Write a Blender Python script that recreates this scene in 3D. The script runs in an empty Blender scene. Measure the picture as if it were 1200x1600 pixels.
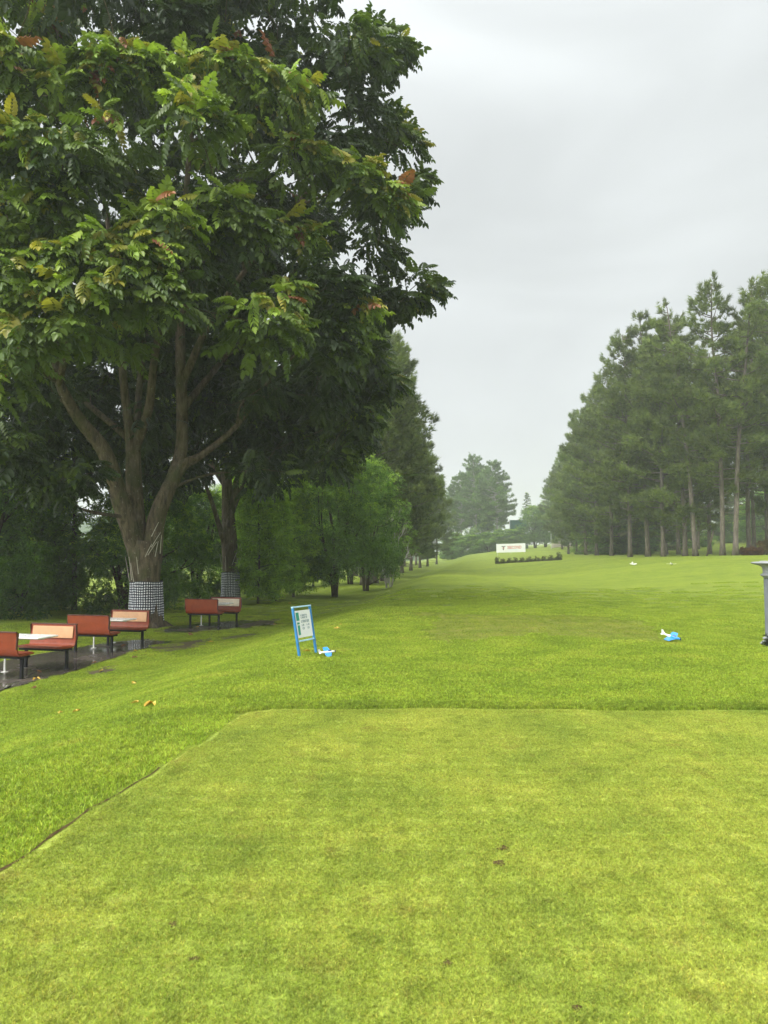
import bpy, math, random
import numpy as np
from mathutils import Vector, Matrix

R = math.radians
scene = bpy.context.scene
col = scene.collection

# ------------------------------------------------------------------ camera
F_PX, PITCH, CAM_H = 1155.0, math.atan(65.0 / 1155.0), 1.6
cam_d = bpy.data.cameras.new("camera")
cam_d.sensor_fit = 'VERTICAL'
cam_d.sensor_height = 36.0
cam_d.lens = 36.0 * F_PX / 1600.0
cam_d.clip_start = 0.05
cam_d.clip_end = 4000
cam_d.dof.use_dof = True
cam_d.dof.focus_distance = 30.0
cam_d.dof.aperture_fstop = 5.0
cam = bpy.data.objects.new("camera", cam_d)
cam.location = (0, 0, CAM_H)
cam.rotation_euler = (R(90) + PITCH, 0, 0)
col.objects.link(cam)
scene.camera = cam

# ------------------------------------------------------------------ world: overcast sky
SUN_EL, SUN_AZ = 54.0, 212.0          # degrees; azimuth clockwise from +Y (behind the camera)
world = bpy.data.worlds.new("World")
scene.world = world
world.use_nodes = True
wn, wl = world.node_tree.nodes, world.node_tree.links
wn.clear()
w_out = wn.new("ShaderNodeOutputWorld")
w_bg = wn.new("ShaderNodeBackground")
w_bg.inputs[1].default_value = 0.1
w_sky = wn.new("ShaderNodeTexSky")
w_sky.sky_type = 'NISHITA'
w_sky.sun_disc = False
w_sky.sun_elevation = R(SUN_EL)
w_sky.sun_rotation = R(SUN_AZ)
w_tc = wn.new("ShaderNodeTexCoord")
w_sep = wn.new("ShaderNodeSeparateXYZ")
wl.new(w_tc.outputs["Generated"], w_sep.inputs[0])
w_ramp = wn.new("ShaderNodeValToRGB")     # cloud deck radiance against elevation (z of the direction)
cr = w_ramp.color_ramp
cr.interpolation = 'B_SPLINE'
cr.elements[0].position, cr.elements[0].color = 0.0, (0.318, 0.310, 0.304, 1)
cr.elements[1].position, cr.elements[1].color = 1.0, (0.8, 0.8, 0.8, 1)
for p, v in ((0.12, 0.312), (0.3, 0.288), (0.5, 0.315), (0.66, 0.37), (0.80, 0.62)):
    e = cr.elements.new(p); e.color = (v, v, v, 1)
wl.new(w_sep.outputs[2], w_ramp.inputs[0])
w_map = wn.new("ShaderNodeMapping")
w_map.inputs["Scale"].default_value = (1.4, 1.4, 3.4)
wl.new(w_tc.outputs["Generated"], w_map.inputs[0])
w_noise = wn.new("ShaderNodeTexNoise")
w_noise.inputs["Scale"].default_value = 1.5
w_noise.inputs["Detail"].default_value = 4
w_noise.inputs["Roughness"].default_value = 0.42
w_noise.inputs["Distortion"].default_value = 0.6
wl.new(w_map.outputs[0], w_noise.inputs[0])
w_mr = wn.new("ShaderNodeMapRange")
w_mr.inputs[1].default_value = 0.3; w_mr.inputs[2].default_value = 0.7
w_mr.inputs[3].default_value = 0.80; w_mr.inputs[4].default_value = 1.13
wl.new(w_noise.outputs[0], w_mr.inputs[0])
w_mul = wn.new("ShaderNodeMix"); w_mul.data_type = 'RGBA'; w_mul.blend_type = 'MULTIPLY'
w_mul.inputs[0].default_value = 1.0
wl.new(w_ramp.outputs[0], w_mul.inputs[6]); wl.new(w_mr.outputs[0], w_mul.inputs[7])
w_tint = wn.new("ShaderNodeMix"); w_tint.data_type = 'RGBA'; w_tint.blend_type = 'MULTIPLY'
w_tint.inputs[0].default_value = 1.0
w_tint.inputs[7].default_value = (19.0, 19.9, 20.1, 1)     # cloud brightness on the sky's own scale
wl.new(w_mul.outputs[2], w_tint.inputs[6])
# added glow low in the unseen sky, behind-left, to fill the shaded shrubs
w_dot = wn.new("ShaderNodeVectorMath"); w_dot.operation = 'DOT_PRODUCT'
g_az, g_el = R(252), R(17)
w_dot.inputs[1].default_value = (math.sin(g_az) * math.cos(g_el), math.cos(g_az) * math.cos(g_el), math.sin(g_el))
wl.new(w_tc.outputs["Generated"], w_dot.inputs[0])
w_gl = wn.new("ShaderNodeMapRange"); w_gl.interpolation_type = 'SMOOTHSTEP'
w_gl.inputs[1].default_value = 0.30; w_gl.inputs[2].default_value = 1.0
w_gl.inputs[3].default_value = 1.0; w_gl.inputs[4].default_value = 4.6
wl.new(w_dot.outputs["Value"], w_gl.inputs[0])
w_glm = wn.new("ShaderNodeVectorMath"); w_glm.operation = 'SCALE'
wl.new(w_tint.outputs[2], w_glm.inputs[0]); wl.new(w_gl.outputs[0], w_glm.inputs["Scale"])
w_mix = wn.new("ShaderNodeMix"); w_mix.data_type = 'RGBA'
w_mix.inputs[0].default_value = 0.97                        # cloud cover
wl.new(w_sky.outputs[0], w_mix.inputs[6]); wl.new(w_glm.outputs[0], w_mix.inputs[7])
wl.new(w_mix.outputs[2], w_bg.inputs[0])
wl.new(w_bg.outputs[0], w_out.inputs[0])

sun_d = bpy.data.lights.new("sun", 'SUN')
sun_d.energy = 1.5
sun_d.angle = R(25)
sun_d.color = (1.0, 0.95, 0.86)
sun = bpy.data.objects.new("sun", sun_d)
col.objects.link(sun)
sdir = Vector((math.sin(R(SUN_AZ)) * math.cos(R(SUN_EL)), math.cos(R(SUN_AZ)) * math.cos(R(SUN_EL)), math.sin(R(SUN_EL))))
sun.rotation_euler = sdir.to_track_quat('Z', 'Y').to_euler()
sun.location = sdir * 60

scene.view_settings.view_transform = 'Standard'
scene.view_settings.look = 'None'
scene.view_settings.exposure = 0.45
scene.view_settings.gamma = 1.0
scene.cycles.max_bounces = 8
scene.cycles.diffuse_bounces = 5
scene.cycles.glossy_bounces = 2
scene.cycles.transmission_bounces = 5
scene.cycles.volume_bounces = 1
scene.cycles.transparent_max_bounces = 8
scene.cycles.use_denoising = True
scene.cycles.sample_clamp_indirect = 4

# ------------------------------------------------------------------ terrain height
def sst(t):
    t = np.clip(t, 0, 1)
    return t * t * (3 - 2 * t)

def crest(y):
    return -2.75 + 0.127 * y

def H(x, y):
    x = np.asarray(x, float); y = np.asarray(y, float)
    d = crest(y) - x
    z = -0.8 * sst(d / 4.2) - 0.5 * sst((d - 8) / 30) * sst((y - 25) / 30)
    z = z - 1.2 * sst((d - 30) / 60)
    z = z + 1.45 * sst((x - 10) / 22) * sst((y - 20) / 42)
    z = z + 0.065 * np.maximum(x - 36, 0) * sst((y - 30) / 40)
    z = z + 1.35 * sst((y - 140) / 52) * sst((x - 14) / 28)
    # slight hollow beyond the second tee, and its rounded far and side edges
    z = z - 0.16 * sst((y - 21.5) / 3.0) * (1 - sst((y - 33) / 20)) * sst((x + 6) / 6)
    z = z - 0.14 * sst((x - 6.2) / 1.6) * (1 - sst((x - 12) / 8)) * sst((y - 11) / 2)
    z = z - 0.22 * sst((y - 60) / 12) * (1 - sst((y - 74) / 14)) * (1 - sst((x - 12) / 8)) * sst((x + 1) / 5)
    z = z + 0.02 * np.sin(x * 0.9 + y * 0.31) * sst((y - 9) / 6) + 0.015 * np.sin(y * 1.3 - x * 0.5) * sst((y - 9) / 6)
    return z

def Hf(x, y):
    return float(H(x, y))

def ray(px, py):
    u = (px - 600) / F_PX; v = (800 - py) / F_PX
    c, s = math.cos(PITCH), math.sin(PITCH)
    return Vector((u, c - v * s, s + v * c))

def at(px, py, Y):
    r = ray(px, py)
    return Vector((0, 0, CAM_H)) + r * (Y / r.y)

def gp(px, py):
    r = ray(px, py)
    t = 2.0
    for i in range(6000):
        p = Vector((0, 0, CAM_H)) + r * t
        if p.z <= Hf(p.x, p.y):
            return Vector((p.x, p.y, Hf(p.x, p.y)))
        t *= 1.0015
    return Vector((p.x, p.y, Hf(p.x, p.y)))

def gx(px, Y):
    x = (px - 600) / F_PX * Y
    return Vector((x, Y, Hf(x, Y)))

# ------------------------------------------------------------------ materials
def new_mat(name):
    m = bpy.data.materials.new(name)
    m.use_nodes = True
    nt = m.node_tree
    b = nt.nodes["Principled BSDF"]
    return m, nt, b

def noise(nt, scale, detail=3, rough=0.55, coord="Object", dist=0.0, vec_scale=None):
    tc = nt.nodes.new("ShaderNodeTexCoord")
    n = nt.nodes.new("ShaderNodeTexNoise")
    n.inputs["Scale"].default_value = scale
    n.inputs["Detail"].default_value = detail
    n.inputs["Roughness"].default_value = rough
    n.inputs["Distortion"].default_value = dist
    src = tc.outputs[coord]
    if coord == "World":
        src = nt.nodes.new("ShaderNodeNewGeometry").outputs["Position"]
    if vec_scale:
        mp = nt.nodes.new("ShaderNodeMapping")
        mp.inputs["Scale"].default_value = vec_scale
        nt.links.new(src, mp.inputs[0]); src = mp.outputs[0]
    nt.links.new(src, n.inputs[0])
    return n.outputs[0]

def gnoise(nt, scale, detail=3, rough=0.55, vec_scale=None, dist=0.0):
    g = nt.nodes.new("ShaderNodeNewGeometry")
    n = nt.nodes.new("ShaderNodeTexNoise")
    n.inputs["Scale"].default_value = scale
    n.inputs["Detail"].default_value = detail
    n.inputs["Roughness"].default_value = rough
    n.inputs["Distortion"].default_value = dist
    src = g.outputs["Position"]
    if vec_scale:
        mp = nt.nodes.new("ShaderNodeMapping")
        mp.inputs["Scale"].default_value = vec_scale
        nt.links.new(src, mp.inputs[0]); src = mp.outputs[0]
    nt.links.new(src, n.inputs[0])
    return n.outputs[0]

def ramp(nt, fac, stops, interp='LINEAR'):
    r = nt.nodes.new("ShaderNodeValToRGB")
    r.color_ramp.interpolation = interp
    els = r.color_ramp.elements
    while len(els) < len(stops):
        els.new(0.5)
    for e, (p, c) in zip(els, stops):
        e.position = p
        e.color = (c, c, c, 1) if isinstance(c, (int, float)) else (*c, 1)
    nt.links.new(fac, r.inputs[0])
    return r.outputs[0]

def mix(nt, fac, a, b, mode='MIX'):
    m = nt.nodes.new("ShaderNodeMix"); m.data_type = 'RGBA'; m.blend_type = mode
    for sock, v in ((m.inputs[0], fac), (m.inputs[6], a), (m.inputs[7], b)):
        if isinstance(v, (int, float)):
            sock.default_value = v if sock == m.inputs[0] else (v, v, v, 1)
        elif isinstance(v, tuple):
            sock.default_value = (*v, 1)
        else:
            nt.links.new(v, sock)
    return m.outputs[2]

def mathn(nt, op, a, b=None):
    m = nt.nodes.new("ShaderNodeMath"); m.operation = op
    for i, v in enumerate((a, b)):
        if v is None: continue
        if isinstance(v, (int, float)): m.inputs[i].default_value = v
        else: nt.links.new(v, m.inputs[i])
    return m.outputs[0]

def bump(nt, b, h, strength=0.3, distance=0.02):
    n = nt.nodes.new("ShaderNodeBump")
    n.inputs["Strength"].default_value = strength
    n.inputs["Distance"].default_value = distance
    nt.links.new(h, n.inputs["Height"])
    nt.links.new(n.outputs[0], b.inputs["Normal"])

def plain(name, c, rough=0.5, var=0.18, scale=6.0, metallic=0.0, bmp=0.0, spec=0.5, dirt=None, coat=0.0):
    m, nt, b = new_mat(name)
    f = noise(nt, scale, 5, 0.6)
    lo = tuple(v * (1 - var) for v in c); hi = tuple(min(1, v * (1 + var)) for v in c)
    cc = ramp(nt, f, [(0.3, lo), (0.7, hi)])
    if dirt:
        d = ramp(nt, noise(nt, scale * 2.3, 6, 0.7, dist=0.5), [(0.56, 0.0), (0.72, 1.0)])
        cc = mix(nt, mathn(nt, 'MULTIPLY', d, 0.6), cc, dirt)
    nt.links.new(cc, b.inputs["Base Color"])
    rr = ramp(nt, noise(nt, scale * 1.7, 4, 0.6), [(0.3, max(0.02, rough - 0.12)), (0.7, min(1, rough + 0.12))])
    nt.links.new(rr, b.inputs["Roughness"])
    b.inputs["Metallic"].default_value = metallic
    b.inputs["Specular IOR Level"].default_value = spec
    b.inputs["Coat Weight"].default_value = coat
    b.inputs["Coat Roughness"].default_value = 0.15
    if bmp:
        bump(nt, b, noise(nt, scale * 6, 4), bmp, 0.01)
    return m

def leaf_mat(name, trans=0.3, rough=0.42, spec=0.4, sat=1.0):
    m, nt, b = new_mat(name)
    a = nt.nodes.new("ShaderNodeAttribute"); a.attribute_name = "tint"
    v = ramp(nt, gnoise(nt, 2.2, 3), [(0.3, 0.72), (0.7, 1.25)])
    c = mix(nt, 1.0, a.outputs["Color"], v, 'MULTIPLY')
    nt.links.new(c, b.inputs["Base Color"])
    b.inputs["Roughness"].default_value = rough
    b.inputs["Specular IOR Level"].default_value = spec
    t = nt.nodes.new("ShaderNodeBsdfTranslucent")
    tcol = mix(nt, 1.0, c, (1.15, 1.25, 0.55), 'MULTIPLY')
    nt.links.new(tcol, t.inputs[0])
    ms = nt.nodes.new("ShaderNodeMixShader"); ms.inputs[0].default_value = trans
    nt.links.new(b.outputs[0], ms.inputs[1]); nt.links.new(t.outputs[0], ms.inputs[2])
    nt.links.new(ms.outputs[0], nt.nodes["Material Output"].inputs[0])
    return m

def bark_mat(name, lo, hi, moss=None, vscale=9.0, pale=None):
    m, nt, b = new_mat(name)
    f = noise(nt, vscale, 6, 0.65, vec_scale=(1, 1, 0.22), dist=0.4)
    c = ramp(nt, f, [(0.32, lo), (0.68, hi)])
    if moss:
        g = ramp(nt, noise(nt, 1.6, 4, 0.6), [(0.48, 0.0), (0.66, 0.75)])
        c = mix(nt, g, c, moss)
    if pale:
        g = ramp(nt, noise(nt, 14, 3, 0.6), [(0.64, 0.0), (0.72, 0.8)])
        c = mix(nt, g, c, pale)
    nt.links.new(c, b.inputs["Base Color"])
    b.inputs["Roughness"].default_value = 0.9
    b.inputs["Specular IOR Level"].default_value = 0.2
    bump(nt, b, f, 1.0, 0.09)
    return m

# grass colours shared by blades and by the soil sheet beneath (world position, so they agree)
def turf_colour(nt, kind):
    big = gnoise(nt, 0.22, 3, 0.5)
    mid = gnoise(nt, 1.1, 4, 0.6)
    sml = gnoise(nt, 5.0, 4, 0.65)
    if kind == 'tee':
        c = ramp(nt, mid, [(0.28, (0.195, 0.275, 0.038)), (0.5, (0.30, 0.37, 0.052)), (0.72, (0.42, 0.45, 0.078))])
        c = mix(nt, ramp(nt, big, [(0.35, 0.0), (0.7, 0.5)]), c, (0.385, 0.415, 0.068))
        c = mix(nt, ramp(nt, sml, [(0.52, 0.0), (0.78, 0.65)]), c, (0.13, 0.18, 0.02))
        c = mix(nt, ramp(nt, gnoise(nt, 2.3, 5, 0.7), [(0.58, 0.0), (0.74, 0.5)]), c, (0.24, 0.17, 0.045))
        c = mix(nt, ramp(nt, gnoise(nt, 9, 4, 0.7), [(0.60, 0.0), (0.74, 0.5)]), c, (0.17, 0.14, 0.035))
        c = mix(nt, ramp(nt, gnoise(nt, 12, 4, 0.65, dist=.5), [(0.58, 0.0), (0.72, 0.45)]), c, (0.40, 0.44, 0.07))
        c = mix(nt, 1.0, c, ramp(nt, gnoise(nt, 55, 3, 0.8), [(0.36, 0.62), (0.5, 1.0), (0.66, 1.42)]), 'MULTIPLY')
    else:
        c = ramp(nt, mid, [(0.28, (0.120, 0.180, 0.017)), (0.5, (0.184, 0.250, 0.024)), (0.72, (0.268, 0.315, 0.038))])
        c = mix(nt, ramp(nt, big, [(0.35, 0.0), (0.7, 0.4)]), c, (0.225, 0.30, 0.028))
        c = mix(nt, ramp(nt, sml, [(0.54, 0.0), (0.8, 0.5)]), c, (0.115, 0.145, 0.015))
        c = mix(nt, ramp(nt, gnoise(nt, .55, 4, 0.7), [(0.6, 0.0), (0.75, 0.35)]), c, (0.23, 0.17, 0.04))
        c = mix(nt, 1.0, c, ramp(nt, gnoise(nt, 24, 3, 0.8), [(0.36, 0.55), (0.5, 1.0), (0.66, 1.55)]), 'MULTIPLY')
    return c

def soil_grass_mat(name, kind):
    m, nt, b = new_mat(name)
    c = turf_colour(nt, kind)
    if kind == 'tee':
        fine = ramp(nt, gnoise(nt, 90, 5, 0.75), [(0.3, 0.5), (0.7, 1.15)])
        c = mix(nt, 1.0, c, fine, 'MULTIPLY')
        # small divots and worm casts
        g = nt.nodes.new("ShaderNodeNewGeometry")
        v = nt.nodes.new("ShaderNodeTexVoronoi"); v.inputs["Scale"].default_value = 1.3
        nt.links.new(g.outputs["Position"], v.inputs["Vector"])
        d = ramp(nt, v.outputs["Distance"], [(0.02, 1.0), (0.05, 0.0)])
        c = mix(nt, d, c, (0.06, 0.045, 0.02))
        bump(nt, b, gnoise(nt, 120, 4, 0.7), 0.6, 0.012)
    else:
        # mown fairway: paler, faint cross bands; long-grass colours near the tees
        fine = ramp(nt, gnoise(nt, 40, 5, 0.75), [(0.3, 0.5), (0.7, 1.02)])
        c = mix(nt, 1.0, c, fine, 'MULTIPLY')
        far = gnoise(nt, 0.09, 4, 0.6, vec_scale=(0.35, 1.6, 1))
        c = mix(nt, ramp(nt, far, [(0.36, 0.0), (0.66, 0.5)]), c, (0.245, 0.30, 0.03))
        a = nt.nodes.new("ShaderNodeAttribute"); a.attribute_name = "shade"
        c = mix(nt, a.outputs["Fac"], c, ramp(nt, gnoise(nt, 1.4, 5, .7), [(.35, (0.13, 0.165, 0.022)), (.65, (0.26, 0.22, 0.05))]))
        bump(nt, b, gnoise(nt, 30, 5, 0.7), 0.7, 0.03)
    nt.links.new(c, b.inputs["Base Color"])
    b.inputs["Roughness"].default_value = 0.85
    b.inputs["Specular IOR Level"].default_value = 0.15
    return m

def blade_mat(name, kind):
    m, nt, b = new_mat(name)
    c = turf_colour(nt, kind)
    a = nt.nodes.new("ShaderNodeAttribute"); a.attribute_name = "tint"
    c = mix(nt, 1.0, c, a.outputs["Color"], 'MULTIPLY')
    nt.links.new(c, b.inputs["Base Color"])
    b.inputs["Roughness"].default_value = 0.5
    b.inputs["Specular IOR Level"].default_value = 0.25
    t = nt.nodes.new("ShaderNodeBsdfTranslucent")
    nt.links.new(c, t.inputs[0])
    ms = nt.nodes.new("ShaderNodeMixShader"); ms.inputs[0].default_value = 0.35
    nt.links.new(b.outputs[0], ms.inputs[1]); nt.links.new(t.outputs[0], ms.inputs[2])
    nt.links.new(ms.outputs[0], nt.nodes["Material Output"].inputs[0])
    return m

M = {}
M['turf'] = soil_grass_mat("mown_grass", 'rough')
M['tee'] = soil_grass_mat("tee_grass", 'tee')
M['blade_rough'] = blade_mat("grass_blade", 'rough')
M['blade_tee'] = blade_mat("tee_blade", 'tee')
M['leaf_big'] = leaf_mat("broad_leaf", 0.28, 0.40, 0.45)
M['leaf_small'] = leaf_mat("shrub_leaf", 0.45, 0.5, 0.3)
M['needle'] = leaf_mat("pine_needle", 0.32, 0.6, 0.2)
M['bark'] = bark_mat("bark_brown", (0.04, 0.031, 0.021), (0.20, 0.155, 0.105), moss=(0.075, 0.082, 0.034), pale=(0.3, 0.28, 0.22))
M['bark_pine'] = bark_mat("bark_pine", (0.07, 0.055, 0.045), (0.24, 0.20, 0.165), moss=(0.11, 0.10, 0.065), vscale=5.0, pale=(0.33, 0.31, 0.27))
M['bark_pale'] = bark_mat("bark_pale", (0.19, 0.175, 0.15), (0.48, 0.45, 0.39), vscale=4.0)
M['bark_dark'] = bark_mat("bark_dark", (0.03, 0.024, 0.016), (0.11, 0.085, 0.055))
M['red'] = plain("red_shell", (0.25, 0.043, 0.012), 0.45, 0.2, 4, dirt=(0.13, 0.03, 0.014), coat=0.08, spec=.35)
M['rust_edge'] = plain("dark_edge", (0.085, 0.022, 0.012), 0.5, 0.25, 8)
M['pad'] = plain("beige_panel", (0.62, 0.34, 0.17), 0.45, 0.10, 5, dirt=(0.5, 0.25, 0.12))
M['pad_pale'] = plain("pale_panel", (0.72, 0.62, 0.46), 0.45, 0.10, 5)
M['black'] = plain("black_steel", (0.010, 0.010, 0.011), 0.6, 0.3, 10, spec=0.2)
M['white'] = plain("white_paint", (0.78, 0.77, 0.72), 0.3, 0.06, 6, dirt=(0.6, 0.57, 0.48))
M['blue'] = plain("blue_paint", (0.025, 0.20, 0.46), 0.4, 0.2, 7)
M['wing_blue'] = plain("wing_blue", (0.05, 0.30, 0.75), 0.35, 0.2, 20)
M['wing_pale'] = plain("wing_pale", (0.45, 0.70, 0.88), 0.35, 0.1, 20)
M['glass_blue'] = plain("navy", (0.01, 0.03, 0.14), 0.25, 0.2, 20)
M['concrete'] = plain("grey_paint", (0.15, 0.16, 0.18), 0.55, 0.14, 5, bmp=0.15, dirt=(0.15, 0.155, 0.16))
M['concrete_pale'] = plain("pale_cap_paint", (0.29, 0.295, 0.30), 0.55, 0.18, 8, bmp=0.15, dirt=(0.18, 0.18, 0.17))
M['slab'] = plain("slab", (0.29, 0.235, 0.20), 0.7, 0.2, 5, bmp=0.2)
M['mud'] = plain("wet_mud", (0.085, 0.068, 0.036), 0.5, 0.5, 9, bmp=0.6)
M['stick'] = plain("pale_stick", (0.46, 0.42, 0.34), 0.7, 0.2, 20)
M['soil'] = plain("dry_soil", (0.075, 0.05, 0.022), 0.95, 0.4, 40, bmp=0.4, spec=0.05)
M['leaf_dry'] = plain("dry_leaf", (0.62, 0.42, 0.06), 0.6, 0.35, 30)
M['leaf_brown'] = plain("brown_leaf", (0.30, 0.15, 0.05), 0.6, 0.35, 30)
M['net'] = plain("green_net", (0.015, 0.13, 0.095), 0.8, 0.25, 0.8)
M['banner'] = plain("banner_cloth", (0.86, 0.86, 0.86), 0.6, 0.03, 1)
M['banner_red'] = plain("banner_red", (0.55, 0.04, 0.05), 0.6, 0.05, 3)
M['ink'] = plain("ink", (0.02, 0.015, 0.018), 0.6, 0.1, 3)
M['sign_green'] = plain("sign_green", (0.02, 0.30, 0.20), 0.5, 0.1, 3)
M['sign_text'] = plain("sign_text", (0.16, 0.26, 0.30), 0.5, 0.1, 3)
M['pole'] = plain("pole_grey", (0.5, 0.5, 0.48), 0.5, 0.1, 3)
M['wallpale'] = plain("pale_stone", (0.38, 0.33, 0.28), 0.8, 0.35, 1.2, bmp=0.3)

def paving_mat():
    m, nt, b = new_mat("wet_paving")
    tc = nt.nodes.new("ShaderNodeTexCoord")
    mp = nt.nodes.new("ShaderNodeMapping"); mp.inputs["Rotation"].default_value = (0, 0, R(-14))
    nt.links.new(tc.outputs["Object"], mp.inputs[0])
    br = nt.nodes.new("ShaderNodeTexBrick")
    br.inputs["Scale"].default_value = 2.4
    br.inputs["Mortar Size"].default_value = 0.025
    br.inputs["Color1"].default_value = (0.15, 0.118, 0.098, 1)
    br.inputs["Color2"].default_value = (0.09, 0.076, 0.066, 1)
    br.inputs["Mortar"].default_value = (0.02, 0.02, 0.014, 1)
    nt.links.new(mp.outputs[0], br.inputs["Vector"])
    c = mix(nt, ramp(nt, noise(nt, 1.7, 5, 0.65), [(0.4, 0.0), (0.7, 0.8)]), br.outputs[0], (0.075, 0.068, 0.046))
    nt.links.new(c, b.inputs["Base Color"])
    wet = ramp(nt, noise(nt, 1.1, 4, 0.6), [(0.42, 0.03), (0.62, 0.34)])
    nt.links.new(wet, b.inputs["Roughness"])
    bump(nt, b, mathn(nt, 'ADD', br.outputs["Fac"], noise(nt, 9, 4)), 0.12, 0.01)
    return m
M['paving'] = paving_mat()

def check_cloth():
    m, nt, b = new_mat("checked_cloth")
    uv = nt.nodes.new("ShaderNodeUVMap"); uv.uv_map = "UVMap"
    wob = nt.nodes.new("ShaderNodeTexNoise"); wob.inputs["Scale"].default_value = 0.35
    nt.links.new(uv.outputs[0], wob.inputs[0])
    sx = nt.nodes.new("ShaderNodeSeparateXYZ"); nt.links.new(uv.outputs[0], sx.inputs[0])
    def sq(s, amp):
        s = mathn(nt, 'ADD', s, mathn(nt, 'MULTIPLY', wob.outputs[0], amp))
        f = mathn(nt, 'FRACT', s)
        return mathn(nt, 'GREATER_THAN', f, 0.5)
    a = sq(sx.outputs[0], 0.5); c = sq(sx.outputs[1], 0.8)
    s = mathn(nt, 'MULTIPLY', mathn(nt, 'ADD', a, c), 0.5)
    colr = ramp(nt, s, [(0.0, (0.012, 0.013, 0.02)), (0.5, (0.085, 0.09, 0.12)), (1.0, (0.85, 0.85, 0.87))])
    nt.links.new(colr, b.inputs["Base Color"])
    b.inputs["Roughness"].default_value = 0.85
    return m
M['check'] = check_cloth()

# ------------------------------------------------------------------ object helpers
def tag(o, label=None, cat=None, group=None, kind=None):
    if label: o["label"] = label
    if cat: o["category"] = cat
    if group: o["group"] = group
    if kind: o["kind"] = kind
    return o

def thing(name, label, cat, loc=(0, 0, 0), rz=0.0, group=None):
    o = bpy.data.objects.new(name, None)
    o.empty_display_size = 0.2
    o.location = loc; o.rotation_euler = (0, 0, rz)
    col.objects.link(o)
    return tag(o, label, cat, group)

def mesh_obj(name, verts, faces, mat, parent=None, smooth=True, tint=None, uv=None):
    """faces: (m,k) array of one size, or a list of tuples"""
    me = bpy.data.meshes.new(name)
    if isinstance(faces, np.ndarray):
        verts = np.asarray(verts, np.float32)
        n, (fm, fk) = len(verts), faces.shape
        me.vertices.add(n); me.vertices.foreach_set("co", verts.ravel())
        me.loops.add(fm * fk); me.loops.foreach_set("vertex_index", faces.astype(np.int32).ravel())
        me.polygons.add(fm)
        me.polygons.foreach_set("loop_start", np.arange(0, fm * fk, fk, dtype=np.int32))
        me.update(calc_edges=True)
        me.validate()
    else:
        me.from_pydata([tuple(v) for v in verts], [], faces)
        me.update()
    if smooth:
        me.polygons.foreach_set("use_smooth", np.ones(len(me.polygons), bool))
    if tint is not None:
        a = me.attributes.new("tint", 'FLOAT_COLOR', 'POINT')
        t = np.ones((len(me.vertices), 4), np.float32); t[:, :3] = tint
        a.data.foreach_set("color", t.ravel())
    if uv is not None:
        l = me.uv_layers.new(name="UVMap")
        vi = np.empty(len(me.loops), np.int32); me.loops.foreach_get("vertex_index", vi)
        l.data.foreach_set("uv", np.asarray(uv, np.float32)[vi].ravel())
    me.materials.append(mat)
    o = bpy.data.objects.new(name, me)
    if parent: o.parent = parent
    col.objects.link(o)
    return o

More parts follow.
